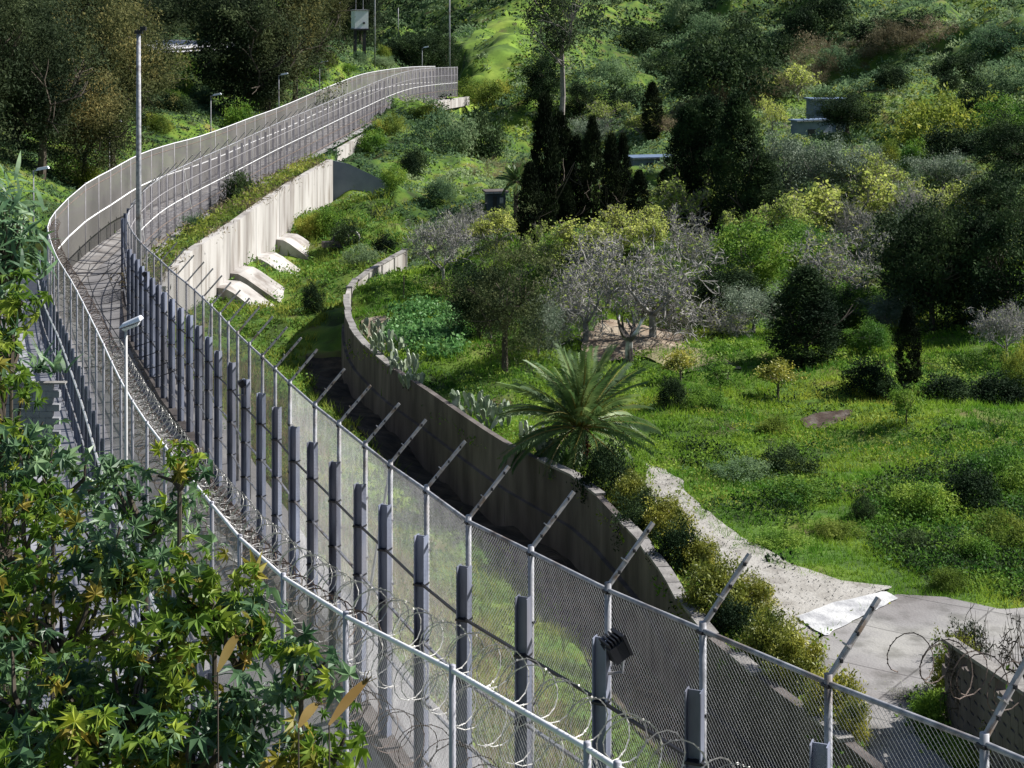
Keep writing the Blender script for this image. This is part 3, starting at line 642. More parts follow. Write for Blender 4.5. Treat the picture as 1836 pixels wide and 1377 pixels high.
# dark low wall by the yard, right foreground
ya = np.array(PD(1700,1150,40.5)); yb = np.array(PD(1870,1262,34)); yc = np.array(PD(2100, 1420, 29))
YW = thing('yard_wall', (ya[0], ya[1], ya[2]-1.6), 'dark low block wall beside the yard at the right edge', 'wall'); y0 = np.array(YW.location)
for p, q in ((ya, yb), (yb, yc)):
    L = math.hypot(*(q-p)[:2]); n = int(L/.5); dz = (q-p)[2]
    for c in range(7):
        for k in range(n):
            if c == 0 and random.random() < .15: continue
            u = (k+.5*(c % 2)+.25)/n*L
            o = MB() if False else None
            me_ = bpy.data.meshes.get('wall_block') or MB().box((0, 0, 0), (.485, .24, .285)).mesh('wall_block', M_conc_d)
            b_ = inst('block', me_, YW, tuple(p-y0+np.array([(q-p)[0]*u/L, (q-p)[1]*u/L, dz*u/L-.15-.3*c])), heading(p, q)+random.uniform(-.01, .01))
    o = MB().box((L/2, 0, 0), (L, .34, .08)).obj('coping', mat('weathered_coping', [(.14, .13, .12), (.25, .235, .22)], .95, 4, 8, .4, 12), YW); o.location = tuple(p-y0+np.array([0, 0, .05])); o.rotation_euler = (0, -math.asin(dz/np.linalg.norm(q-p)), heading(p, q))
# grey block planter wall at the left with blocks one by one
BWa = np.array(PD(60, 688, 50)); BWb = np.array(PD(118, 686, 50.3))
BWt = thing('block_wall', (BWa[0], BWa[1], BWa[2]-2), 'short grey block wall between the foliage and the track at the left', 'wall'); b0 = np.array(BWt.location)
me_ = MB().box((0, 0, 0), (.39, .2, .19)).mesh('grey_block', M_block)
for c in range(13):
    for k in range(-4, 5):
        if k >= 3: continue
        inst('block', me_, BWt, ((k+.5*(c % 2))*.4-.4, random.uniform(-.006, .006), 2-.1-.2*c), 0)
MB().box((-.75, 0, 2.03), (3.45, .26, .05)).obj('coping', M_cop, BWt)
# paths and yard
drape('yard', [(1474,1148),(1552,1110),(1604,1074),(1700,1078),(1790,1100),(1900,1095),(2000,1150),(1990,1300),(1780,1210),(1690,1160),(1700,1230),(1640,1260),(1640,1330),(1720,1400),(1700,1560),(1580,1560),(1545,1400),(1500,1260),(1440,1190)], M_yard, .10, .2)
drape('white_slab', [(1428,1116),(1500,1090),(1588,1066),(1606,1084),(1550,1112),(1478,1150)], M_slab, .13, .12)
drape('gravel_path', [(1158,835),(1192,845),(1232,888),(1280,932),(1352,980),(1420,1018),(1505,1045),(1600,1058),(1440,1112),(1470,1140),(1440,1180),(1385,1110),(1310,1050),(1245,985),(1205,935),(1160,890)], M_path, .08, .2)
drape('earth_patch', [(1040,600),(1120,580),(1235,590),(1225,625),(1130,645),(1050,650)], mat('bare_earth', [(.14, .10, .07), (.24, .19, .14), (.3, .26, .2)], 1, 1.2, 8, .4, 10), .06, .3)
drape('soil_patch', [(645,580),(680,570),(720,590),(700,625),(660,610)], MATS['bare_earth'], .06, .25)
drape('mud_patch', [(1435,755),(1470,745),(1535,740),(1510,760),(1480,772),(1445,770)], mat('brown_mud', [(.025, .016, .012), (.06, .04, .03), (.12, .10, .085)], 1, 1.6, 8, .5, 8), .07, .25)
drape('trodden_path', [(1130,640),(1230,620),(1300,648),(1330,665),(1250,672),(1170,655)], mat('trodden_earth', [(.13, .13, .06), (.24, .21, .12)], 1, 1.0, 8, .4, 8), .06, .3)
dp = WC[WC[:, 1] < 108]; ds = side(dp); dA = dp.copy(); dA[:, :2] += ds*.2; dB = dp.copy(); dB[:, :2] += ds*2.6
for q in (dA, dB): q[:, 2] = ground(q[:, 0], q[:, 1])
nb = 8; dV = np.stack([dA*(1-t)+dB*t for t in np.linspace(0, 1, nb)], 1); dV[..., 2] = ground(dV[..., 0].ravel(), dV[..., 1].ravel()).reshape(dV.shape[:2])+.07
ix = np.arange(len(dp)*nb).reshape(len(dp), nb); tag(MB().add(dV.reshape(-1, 3), np.stack([ix[:-1, :-1], ix[:-1, 1:], ix[1:, 1:], ix[1:, :-1]], -1).reshape(-1, 4).tolist()).obj('shaded_ditch_soil', mat('shade_darkened_soil', [(.02, .016, .012), (.045, .035, .025), (.08, .06, .04)], 1, 1.5, 8, .6, 6), smooth=True), kind='structure')  # dark earth, toned near black to carry the garden wall's shadow as well
# highway on the left hill with guard rail
drape('spur_meadow', [(800,185),(812,150),(815,118),(850,60),(880,38),(960,2),(985,-20),(1000,0),(965,60),(955,105),(915,120),(905,160),(880,185)], mat('spur_grass', [(.08, .15, .02), (.16, .26, .03), (.26, .34, .05)], 1, .12, 9, .6, 1.2, cols2=[(.35, .4, .3), (1, 1, 1)], scale2=.35), .25, 1.3)
HWY = drape('highway', [(250,84),(300,77),(390,79),(430,86),(400,96),(300,101),(230,104)], M_asph, .5, .8)
def gpt(x, y, up=0, **k): a = gp(x, y, **k); return np.array((a[0], a[1], a[2]+up))
q = [gpt(x, y, .55) for x, y in ((250,108),(300,105),(345,101),(390,97))]; q = curve(q, 2.0)
GR = thing('guard_rail', tuple(q[0]), 'dark guard rail along the edge of the distant highway', 'guard rail'); r0 = np.array(GR.location)
MB().tube(q-r0+np.array([0, 0, .55]), .16, 4).obj('beam', M_black, GR)
for p in q[::2]: inst('post', bpy.data.meshes.get('rail_post') or MB().box((0, 0, 0), (.15, .15, 1.1)).mesh('rail_post', M_black), GR, tuple(p-r0))
mk = MB(); lw = [gpt(x, y, .56) for x, y in ((285,98),(300,95),(320,92),(340,89),(345,85))]
tag(ribbon('lane_line', np.array(lw), np.array(lw)+np.array([0, 1.6, .0]), M_rail, .04), kind='structure')
# ------------------------------------------------------------------ poles, lamps, tower
def pole(name, x, ytop, ybase, d, r, label, cat, head=None, group=None, m=M_galv, sides=10):
    b = PD(x, ybase, d); gz = float(ground(b[0], b[1])[0]); z0 = min(b[2], gz)-.1; h = CZ-ytop*d/F-z0
    t = thing(name, (b[0], b[1], z0), label, cat, group)
    MB().tube([(0, 0, 0), (0, 0, h*.5), (0, 0, h)], [r, r*.85, r*.65], sides).obj('pole', m, t, True)
    return t, h
t, h = pole('light_mast', 248.5, 60, 500, 106, .2, 'tallest bare grey mast rising from the fence bend', 'mast')
MB().box((0, 0, h+.1), (.45, .45, .22)).box((.3, 0, h+.3), (.35, .3, .25)).obj('floodlight', M_black, t)
t, h = pole('street_lamp', 226, 588, 1000, 44, .055, 'near street lamp with broad white head in front of the inner fence', 'street lamp', m=mat('lamp_pole_paint', [(.4, .4, .4), (.52, .52, .52)], .5))
hd = MB(); hd.add([(-.1,-.16,0),(-.1,.16,0),(.52,.2,.22),(.52,-.2,.22),(0,-.1,.13),(0,.1,.13),(.45,.12,.33),(.45,-.12,.33)],[(3,2,1,0),(4,5,6,7),(0,1,5,4),(1,2,6,5),(2,3,7,6),(3,0,4,7)])
o = hd.obj('lamp_head', M_white, t); o.location = (-.08, 0, h); md = o.modifiers.new('bevel', 'BEVEL'); md.width = .03; md.segments = 2
o = MB().add([(-.02,-.12,-.01),(.44,-.15,.165),(.44,.15,.165),(-.02,.12,-.01),(.05,-.08,-.06),(.4,-.1,.08),(.4,.1,.08),(.05,.08,-.06)],[(4,5,6,7),(0,1,5,4),(1,2,6,5),(2,3,7,6),(3,0,4,7)]).obj('lens', M_white, t); o.location = (-.08, 0, h-.01)
for x, yt, yb, d, lab, w in ((378,172,238,180,'small street lamp behind the fence below the green slope',1),(500,135,200,205,'small street lamp in front of the dark trees above the fence',1),
    (196,222,318,152,'thin street lamp among the dark trees left of the tall mast',1),(60,306,370,122,'street lamp with lit-up flat head in the deep shade at the left edge',1),(757,86,130,300,'farthest small street lamp by the fence corner below the brown bush',1),(573,112,165,232,'thin street lamp half hidden by the trees right of the small lamp',1)):
    t, h = pole('street_lamp', x, yt, yb+12, d, .07, lab, 'street lamp', group='small street lamps along the road', sides=6)
    MB().tube([(0, 0, h-.05), (.35, 0, h+.05)], .05, 5).obj('arm', M_galv, t)
    MB().add([(.2,-.16,h),(.2,.16,h),(1.15,.18,h+.16),(1.15,-.18,h+.16),(.3,-.1,h+.2),(.3,.1,h+.2),(1.05,.12,h+.34),(1.05,-.12,h+.34)],[(3,2,1,0),(4,5,6,7),(0,1,5,4),(1,2,6,5),(2,3,7,6),(3,0,4,7)]).obj('lamp_head', M_white, t)
for x, yt, yb, d, r, lab in ((672,-120,104,300,.17,'tall thin mast just right of the guard box'),(714,14,72,420,.16,'short far mast against the dark blue hill'),(806,-60,115,312,.19,'tall thin mast at the far corner of the fence'),
    (609,-60,80,320,.12,'thin dark mast at the left of the guard box')):
    pole('thin_mast', x, yt, yb, d, r, lab, 'mast', group='thin masts along the horizon', sides=6)
tb = PD(645, 100, 300); GT = thing('guard_tower', tb, 'small white guard box raised on two dark legs beyond the fence', 'guard tower')
s_ = 300/F
MB().box((0, 0, 6.5), (2.5, 2.6, 3.2), R(20)).obj('cabin', mat('white_cabin', [(.62, .63, .66), (.7, .71, .74)], .6), GT)
MB().box((0, 0, 8.2), (2.8, 2.9, .18), R(20)).obj('roof', M_galv, GT)
MB().box((0, 0, 4.75), (2.9, 3.0, .3), R(20)).obj('floor', M_black, GT)
for dx in (-.85, .85): MB().box((dx*.94, dx*.34-.3, 2.2), (.55, .55, 5), R(20)).obj('leg', M_black, GT)
MB().box((-.1*.94+.35*.94, -1.32+.1, 6.8), (1.0, .06, .8), R(20)).obj('window', M_blue, GT)
MB().box((.4+.45, -1.1, 5.9), (.35, .3, .35), R(20)).obj('spotlight', M_black, GT)
MB().box((1.33, .0, 6.6), (.06, .9, .9), R(20)).obj('window', M_black, GT)
for dx in (-.7, .6): MB().tube([(dx, 0, 8.2), (dx, 0, 11.2)], .05, 5).obj('antenna', M_galv, GT)
# floodlights fixed to beams
def flood(i, label, sz=.32, s=1):
    p = SP[i]; t = thing('floodlight', (p[0]+.2*s, p[1]-.05, p[2]-.15), label, 'floodlight')
    Mf = Matrix.Rotation(R(25), 3, 'Z') @ Matrix.Rotation(R(-28), 3, 'Y'); mb = MB()
    for k in range(5): mb.box(tuple(Mf @ Vector((-.10*sz/.32+.055*k*sz/.32, 0, sz*.52))), (.022, sz*.92, sz*.28), M=Mf)
    mb.obj('cooling_fins', M_black, t); MB().box((0, 0, 0), (sz*.8, sz, sz*.8), M=Mf).obj('housing', M_black, t)
    MB().box(tuple(Mf @ Vector((sz*.45, 0, sz*.1))), (sz*.12, sz*1.1, sz*1.05), M=Mf).obj('visor', M_black, t)
    MB().tube([(-.15, 0, -.35), (.1, 0, -.33), (.12, 0, -.1)], .025, 5).obj('bracket', M_galv, t); return t
flood(4, 'black finned floodlight on the beam beside the nearest fence posts')
flood(15, 'small black floodlight on a beam top halfway along the row', .2, -.6)
flood(26, 'tiny dark floodlight on a beam near the bend', .2, -.6)
# far roofs on the terraces
def shed(x, y, d, w, dp, h, rz, label, cat='shed', roofm=None, wallm=None, name='garden_shed'):
    b = PD(x, y, d); gz = float(ground(b[0], b[1])[0]); t = thing(name, (b[0], b[1], min(gz, b[2]-h)), label, cat); H = b[2]-t.location[2]
    MB().box((0, 0, H/2), (w, dp, H), rz).obj('wall', wallm or mat('blue_hut_wall', [(.10, .13, .19), (.16, .19, .25)], .9, 1), t); MB().box((0, 0, H+.08), (w+.5, dp+.5, .16), rz).obj('roof', roofm or M_blue, t)
    c, s = math.cos(rz), math.sin(rz); lx, ly = -w*.1, -dp/2-.02
    wx = w*.27; MB().box((wx*c-ly*s, wx*s+ly*c, H*.6), (w*.2, .06, H*.3), rz).obj('window', M_galv, t); gy = ly-.2; MB().box((-gy*s, gy*c, H+.02), (w+.5, .1, .1), rz).obj('gutter', M_galv, t)
    MB().box((lx*c-ly*s, lx*s+ly*c, H*.42), (w*.22, .06, H*.8), rz).obj('door', M_black, t); return t
shed(1168, 282, 175, 4.6, 2.6, 2.2, R(14), 'low shed with blue grey flat roof behind the cypresses')
shed(1482, 178, 205, 4.2, 3, 2.6, R(8), 'pale blue hut high on the right terrace')
shed(1455, 216, 192, 4.6, 1.5, 1.6, R(22), 'long narrow blue grey roof stepping down below the hut')
shed(888, 344, 158, 1.7, 1.6, 1.8, R(10), 'small dark box shed beside the orange bush', roofm=M_conc_d, wallm=mat('dark_shed_wall', [(.03, .04, .055), (.06, .075, .09)], .9, 1))
# debris
def debris(x, y, label, cat, build, **k):
    a = gp(x, y, **k); t = thing(cat.replace(' ', '_'), (a[0], a[1], a[2]), label, cat); build(t, a[3]); return t
def tyre_heap(t, s):
    for k, (dx, rz) in enumerate(((0, .2), (.9, 1.0))):
        th_ = np.linspace(0, 2*math.pi, 25); p = np.stack([dx+np.cos(th_)*.7, .5*np.sin(th_)*0+.2*k+np.sin(th_)*.35, .75+np.sin(th_)*.65], 1); MB().tube(p, .11, 6).obj('hoop', M_conc_l if k else M_black, t)
    MB().box((-.9, 0, .35), (1.6, .9, .5), R(18)).obj('broken_slab', M_conc_d, t)
debris(612, 445, 'dark and white hooped debris in the hollow under the retaining wall', 'rubble', tyre_heap)
def blockb(t, s): MB().box((0, 0, .6), (1.1, 1.0, 1.2), R(10)).obj('concrete_box', M_conc_l, t); MB().box((-.1, -.52, .6), (.6, .04, .6), R(10)).obj('opening', M_black, t)
a = PD(527, 425, 160); t = thing('concrete_box', (a[0], a[1], a[2]), 'small white concrete outlet box at the foot of the retaining wall', 'outlet'); blockb(t, 1)
def whites(t, s):
    for k in range(5): MB().box((random.uniform(-.4, .4), random.uniform(-.3, .3), .25+.1*k), (.5, .3, .06), random.uniform(0, 3)).obj('white_sheet', M_white, t)
debris(438, 548, 'crumpled white sheets lying on the weeds behind the outer fence', 'litter', whites, d0=85)
# ------------------------------------------------------------------ plants
def limbs(mb, p, d, L, r, depth, g, spread=.55, up=.15, split=3, bend=.25, tips=None, minr=.012, sides=4):
    n = 4; pts = [p]; dd = d.copy()
    for k in range(n):
        dd = unit(dd+g.normal(size=3)*bend*.5+np.array([0, 0, up*.3])); pts.append(pts[-1]+dd*L/n)
    mb.tube(pts, np.linspace(r, r*.62, n+1), sides if r > .05 else 3, cap=False)
    if depth == 0:
        if tips is not None: tips.append((pts[-1], dd))
        return
    for k in range(split):
        nd = unit(dd+g.normal(size=3)*spread+np.array([0, 0, up])); s = pts[-1] if k == 0 else pts[g.integers(2, n+1)]
        limbs(mb, s, nd, L*g.uniform(.62, .88), max(r*.6, minr), depth-1, g, spread, up, split, bend, tips, minr, sides)
def crown_pts(kind, n_cl, n_leaf, cl_r, rad, h0, g):
    """leaf positions gathered in clumps; rad = (rx, ry, rz), h0 = height of the crown's centre"""
    c = unit(g.normal(size=(n_cl, 3))); rr = g.uniform(.35, 1.0, n_cl)**.55; c = c*rr[:, None]
    if kind == 'column':
        z = g.uniform(-1, 1, n_cl); w = np.clip(np.minimum((z+1.15)*2.2, 1.12*(1-z)**.62), .04, 1); a = g.uniform(0, 6.283, n_cl)
        q = g.uniform(.5, 1, n_cl)*w; c = np.stack([np.cos(a)*q, np.sin(a)*q, z], 1)
    if kind == 'cone':
        z = g.uniform(-1, 1, n_cl); w = (1-z)*.5; a = g.uniform(0, 6.283, n_cl); q = g.uniform(.4, 1, n_cl)*w
        c = np.stack([np.cos(a)*q, np.sin(a)*q, z], 1)
    if kind == 'dome': c[:, 2] = abs(c[:, 2])*1.5-.5
    if kind == 'ragged':
        c *= (1+.35*np.sin(c[:, 0]*5+c[:, 2]*4+g.uniform(0, 6)))[:, None]
    if kind not in ('column', 'cone'):
        f = g.uniform(0, 6.28, 4); c *= (1+.22*np.sin(c[:, 0]*6+f[0])*np.cos(c[:, 1]*5+f[1])+.16*np.sin(c[:, 2]*9+c[:, 0]*3+f[2]))[:, None]; o_ = g.random(n_cl) < .12; c[o_] *= g.uniform(1.05, 1.35, (o_.sum(), 1))
    c = c*np.array(rad)
    P = c[:, None]+g.normal(size=(n_cl, n_leaf, 3))*cl_r*g.uniform(.55, 1.3, (n_cl, 1, 1))*np.array([1, 1, .75])*.55
    P = P.reshape(-1, 3); C = np.repeat(c, n_leaf, 0); P[:, 2] += h0; return P, C
PROTO = {}
def proto(name, objname, kind, leaf, bark, rad, h0, n_cl, n_leaf, cl_r, size, aspect=.5, up=0, trunk=(.2, 3), seed=0, limb_depth=2, spread=1.4, tubes=None):
    g = np.random.default_rng(seed+100)
    root = bpy.data.objects.new(objname, None); root['category'] = 'tree'
    P, C = crown_pts(kind, n_cl, n_leaf, cl_r, rad, h0, g)
    D = unit(P-C-np.array([0, 0, h0])+1e-6)*.6+np.array([0, 0, up]) if up else None
    V = leafquads(P, size, aspect, D, spread, g); cr = link('crown' if trunk else 'foliage', qmesh('crown', V.reshape(-1, 3), 4, leaf), root)
    if trunk:
        mb = MB(); r, h = trunk; g2 = np.random.default_rng(seed+5)
        z = np.linspace(-.3, h, 5); x = np.cumsum(g2.normal(size=5))*h*.02; mb.tube(np.stack([x, x*.5, z], 1), np.linspace(r*1.25, r*.75, 5), 7, cap=False)
        for k in range(4): limbs(mb, np.array([x[-1], x[-1]*.5, h*(.75+.08*k)]), unit(np.array([math.cos(k*1.7), math.sin(k*1.7), .9])), max(rad)*.55, r*.5, limb_depth, g2)
        mb.obj('trunk', bark, root)
    PROTO[name] = (root, rad[0]*2, h0+rad[2]); return root
def bare(name, objname, bark, w, h, depth, seed, tiplen=0, leaf=None, nleaf=0, lsize=.2, spread=.75, up=.05, split=3, L=None, r=.16, low=.35, minr=.012, twigs=0):
    g = np.random.default_rng(seed); root = bpy.data.objects.new(objname, None); root['category'] = 'tree'; mb = MB(); tips = []
    th = h*low; mb.tube([(0, 0, -.3), (.05, .02, th*.5), (0, .05, th)], [r*1.2, r, r*.85], 7, cap=False)
    for k in range(4):
        a = k*1.57+g.uniform(-.4, .4); limbs(mb, np.array([0, .05, th*g.uniform(.75, 1)]), unit(np.array([math.cos(a), math.sin(a), .75])), L or w*.24, r*.6, depth, g, spread, up, split, .35, tips, minr)
    mb.obj('bare_branches', bark, root)
    V = np.concatenate(mb.v); 
    if twigs:
        T = np.array([t[0] for t in tips]); Dt = np.array([t[1] for t in tips]); k = g.integers(0, len(T), twigs)
        P = T[k]+g.normal(size=(twigs, 3))*.16; link('fine_twigs', qmesh('fine_twigs', leafquads(P, .42, .075, Dt[k]+np.array([0, 0, .3]), .9, g).reshape(-1, 3), 4, bark), root)
    if leaf:
        T = np.array([t[0] for t in tips]); k = g.integers(0, len(T), nleaf); P = T[k]+g.normal(size=(nleaf, 3))*lsize*1.0
        hi = np.quantile(T[:, 2], .3); P = P[P[:, 2] > hi-.2]
        link('young_leaves', qmesh('young_leaves', leafquads(P, lsize, .6, None, 1, g).reshape(-1, 3), 4, leaf), root)
    PROTO[name] = (root, V[:, 0].max()-V[:, 0].min(), V[:, 2].max()); return root
proto('euc1', 'eucalyptus_tree', 'ragged', L_euc, M_barkd, (4.6, 4.6, 7), 11, 230, 100, 1.5, .33, .42, -.5, (.35, 7), 1)
proto('euc2', 'eucalyptus_tree', 'ragged', L_euc, M_barkd, (5.2, 4.6, 6.2), 10, 230, 100, 1.6, .33, .42, -.5, (.35, 6), 2)
proto('euc3', 'eucalyptus_tree', 'ragged', L_eucd, M_barkd, (5, 5, 7.5), 10.5, 260, 100, 1.6, .33, .42, -.5, (.4, 6), 3)
proto('gum', 'tall_gum_tree', 'ragged', L_eucd, M_bark, (4.2, 4, 6), 18, 90, 60, 1.5, .42, .4, -.6, (.35, 15), 4, 3)
for k in range(3): proto('cyp%d' % k, 'cypress_tree', 'column', L_cyp, M_barkd, (1.4+.2*k, 1.4+.2*k, 5.4), 5.6, 560, 30, .36, .28, .35, 1.2, (.14, 2), 20+k, 1, .5)
for k in range(2): proto('pop%d' % k, 'dark_poplar_tree', 'column', L_dark, M_barkd, (2.4, 2.4, 6), 6.3, 520, 40, .65, .27, .45, .6, (.2, 3), 30+k, 1, .9)
proto('pine', 'pine_tree', 'ragged', L_pine, M_barkd, (2.6, 2.4, 2.9), 4.4, 210, 60, .62, .18, .3, .6, (.17, 3), 41)
for k in range(2): proto('dk%d' % k, 'dark_evergreen_tree', 'ragged', L_dark, M_barkd, (3.2, 3, 3.4), 4.3, 280, 60, .85, .24, .45, .3, (.2, 2.4), 50+k)
proto('gr0', 'green_tree', 'ragged', L_green, M_bark, (2.6, 2.4, 2), 3.0, 170, 55, .7, .22, .5, .2, (.14, 1.8), 61)
for k in range(2): proto('ol%d' % k, 'olive_tree', 'ragged', L_olive, M_bark, (3, 2.8, 2.2), 3.2, 190, 55, .65, .2, .4, .2, (.2, 1.5), 70+k)
for k in range(3): bare('fig%d' % k, 'bare_fig_tree', M_barkg, 6.5, 4.5, 5, 80+k, spread=.95, up=-.03, r=.17, low=.3, minr=.02, twigs=3200, leaf=L_lime, nleaf=600, lsize=.2)
bare('twig', 'bare_twiggy_tree', M_barkg, twigs=2600, w=5.5, h=5.5, depth=5, seed=90, spread=.55, up=.12, r=.12, split=3, low=.22, minr=.011, leaf=L_lime, nleaf=300, lsize=.12)
for k in range(3): bare('lime%d' % k, 'lime_green_tree', M_bark, 6, 4.6, 3, 95+k, leaf=L_lime, nleaf=2400+400*k, lsize=.24, twigs=1800, spread=.8, up=.08, r=.14, low=.25)
proto('sm0', 'small_round_tree', 'dome', L_citrus, M_barkd, (.85, .8, .6), 1.45, 60, 34, .26, .12, .5, .2, (.05, 1.0), 110)
proto('sm1', 'small_round_tree', 'ragged', L_green, M_barkd, (.8, .8, .75), 1.3, 60, 34, .26, .12, .5, .2, (.05, .8), 111)
for nm, obn, lf, k, rad in (('bd', 'dark_bush', L_dark, 3, (1.5, 1.4, 1.1)), ('bs', 'grey_green_bush', L_scrub, 3, (1.6, 1.5, 1.1)), ('bb', 'brown_bush', L_brown, 2, (1.8, 1.5, 1.1)), ('bg', 'green_bush', L_green, 3, (1.5, 1.4, 1.0)),
    ('bo', 'olive_green_bush', L_bank, 2, (1.6, 1.5, 1.1)), ('bp', 'silvery_bush', L_olive, 2, (1.5, 1.4, 1.0))):
    for q in range(k): proto(nm+str(q), obn, 'dome' if q != 1 else 'ragged', lf, None, rad, .75, 150, 36, .40, .15, .45 if nm != 'bb' else .14, .7 if nm in ('bb', 'bo') else .2, None, 130+q*7+len(nm)*3)
for q in range(3): proto('cit%d' % q, 'citrus_hedge_bush', 'dome', L_citrus, None, (1.15, 1.1, .95), .8, 200, 36, .28, .13, .42, .35, None, 160+q)
USED = set(); VEG = []
def put(kind, x, yb, w, h, label, cat='tree', group=None, d=None, rz=None, sink=.15):
    """w, h in photograph pixels at the spot where the plant stands"""
    root, w0, h0 = PROTO[kind]
    if d is None: X, Y, z, s = gp(x, yb)
    else: X, Y = (x-CX)/F*d, d; z = float(ground(X, Y)[0]); s = F/d
    sx, sz = w/s/w0, h/s/h0
    if d is not None: sz = max((CZ-(yb-h)*d/F-z)/h0, .3)
    r = dup(root, (X, Y, z-sink*sx), random.uniform(0, 6.28) if rz is None else rz, (sx, sx, sz), label, group, cat); VEG.append((X, Y, w/s/2)); return r
# -- left: eucalyptus wood
gE = 'eucalyptus trees of the left wood'
for i, (k, x, yb, w, h, lab, d) in enumerate((
 ('euc3', 20, 330, 210, 400, 'dark eucalyptus filling the top left corner', 165), ('euc1', 120, 300, 210, 420, 'olive eucalyptus in the left wood between the corner and the mast', 180),
 ('euc2', 200, 280, 190, 310, 'orange tinged eucalyptus just left of the tall mast', 165), ('euc3', 70, 290, 190, 300, 'low dark eucalyptus above the shaded lamp', 145), ('euc2', 150, 300, 150, 200, 'smaller eucalyptus leaning over the fence left of the mast', 150),
 ('euc3', -40, 300, 200, 420, 'eucalyptus cut by the left picture edge', 140), ('euc1', 255, 250, 110, 200, 'narrow yellowish eucalyptus right behind the tall mast', 190),
 ('euc3', 430, 210, 190, 320, 'big dark eucalyptus right of the highway', 212), ('euc1', 530, 190, 130, 260, 'eucalyptus with yellow green right flank above the fence', 215), ('euc3', 480, 205, 150, 230, 'middle eucalyptus over the small lamps', 210),
 ('euc3', 412, 120, 90, 200, 'eucalyptus behind the highway with dark foot', 275), ('euc3', 300, 62, 130, 120, 'far eucalyptus above the highway', 300), ('euc3', 230, 70, 120, 140, 'far eucalyptus behind the mast top', 290), ('euc3', 350, 60, 120, 120, 'far dark eucalyptus at the top edge right of the highway', 310),
 ('euc2', 575, 95, 90, 170, 'eucalyptus next to the guard box mast', 270), ('euc3', 650, 85, 80, 160, 'dark eucalyptus directly behind the guard box', 330), ('euc3', 620, 85, 80, 150, 'dark eucalyptus left behind the guard box', 335), ('euc3', 170, 180, 200, 260, 'deep shade eucalyptus in the middle of the left wood', 215), ('euc3', 60, 180, 200, 260, 'hindmost eucalyptus of the left wood', 225))):
    put(k, x, yb, w, h, lab, 'eucalyptus', gE, d, sink=1.2)
put('dk0', 745, 118, 90, 62, 'brown green bushy tree behind the far fence corner', 'tree', d=318); put('dk1', 790, 118, 60, 66, 'round tree between the two far masts', 'tree', d=322); put('dk1', 722, 118, 50, 55, 'small dark tree at the left of the far corner trees', 'tree', d=335)
gS = 'shrubs on the slope behind the inner fence'
for i in range(46):
    x = random.uniform(258, 560); t = (x-258)/302; yt = 262-140*t; y = yt-random.uniform(0, 90 if x < 400 else 25)
    kd, ln = random.choice((('bg0', 'fresh green'), ('bs1', 'grey green'), ('bo0', 'olive green'), ('bd0', 'dark green'))); put(kd, x, y, random.uniform(30, 70), random.uniform(20, 38), ln+' shrub on the slope behind the inner fence', 'shrub', gS+', '+ln)
for x, y, w, h, k, lab in ((160,345,60,50,'bo0','bright yellow green shrub left of the bend behind the fence'),(130,325,60,50,'bg1','leafy shrub by the shaded street lamp'),(285,150,24,44,'cyp0','tiny dark cypress on the slope below the highway'),(330,130,60,34,'bo1','yellow green shrub under the guard rail'),
    (430,250,70,60,'bg2','shrub with pale tips behind the fence right of the small lamp'),(470,200,60,60,'bd0','dark bush at the foot of the big eucalyptus'),(395,170,60,70,'bd1','dark green bush above the small street lamp')):
    put(k, x, y, w, h, lab, 'shrub')
for i in range(14):
    x = random.uniform(560, 730); put(random.choice(('bs0', 'bs2', 'bo0', 'bg0')), x, 150-(x-560)*.2-random.uniform(0, 24), random.uniform(22, 40), random.uniform(14, 24), 'low shrub in the scatter on the verge below the guard tower', 'shrub', 'shrubs below the guard tower')
# -- centre: tall gum, cypresses, poplars
put('gum', 1005, 235, 120, 300, 'tall thin gum tree with ragged crown cut by the top edge', 'gum tree', d=232)
for i, (k, x, yb, w, h, lab) in enumerate((('cyp0',972,420,62,250,'tallest cypress at the left of the dark group'),('cyp1',946,445,58,150,'short broad cypress at the left foot of the group'),('cyp2',1000,400,70,190,'cypress in the dark middle left'),
 ('cyp2',1058,412,52,195,'slim pointed cypress in the centre of the group'),('cyp0',1092,420,46,180,'cypress just right of the pointed one'),('cyp1',1113,415,40,172,'cypress with split tip'),('cyp2',1142,425,52,120,'low cypress at the right end of the group'),
 ('cyp0',1010,415,42,85,'small cypress in front of the dark middle'),('cyp1',1190,345,38,42,'little cypress above the lime tree'),('cyp2',1165,255,48,105,'separate cypress up the slope'),('cyp1',1030,395,60,150,'cypress filling the gap behind the pointed one'))):
    put(k, x+4, yb, w*.8, h, lab, 'cypress', 'cypresses in the middle of the valley')
for k, x, yb, w, h, lab in (('pop0',1232,390,80,195,'left dark poplar with bare twig tips'),('pop1',1275,410,85,230,'second dark poplar from the left'),('pop0',1325,420,95,250,'broadest dark poplar in the row'),('pop1',1368,430,80,150,'right lower dark poplar above the lime trees'),('pop1',1250,330,70,150,'poplar standing behind the row')):
    put(k, x, yb, w, h, lab, 'poplar', 'dark poplars right of the cypresses')
for k, x, yb, w, h, lab in (('ol0',1410,360,125,120,'silvery olive tree left of three below the hut'),('ol1',1480,372,130,125,'silvery olive tree in the middle below the hut'),('ol0',1550,350,100,85,'silvery olive tree at the right below the hut')):
    put(k, x, yb, w, h, lab, 'olive tree', 'olive trees under the terrace hut')
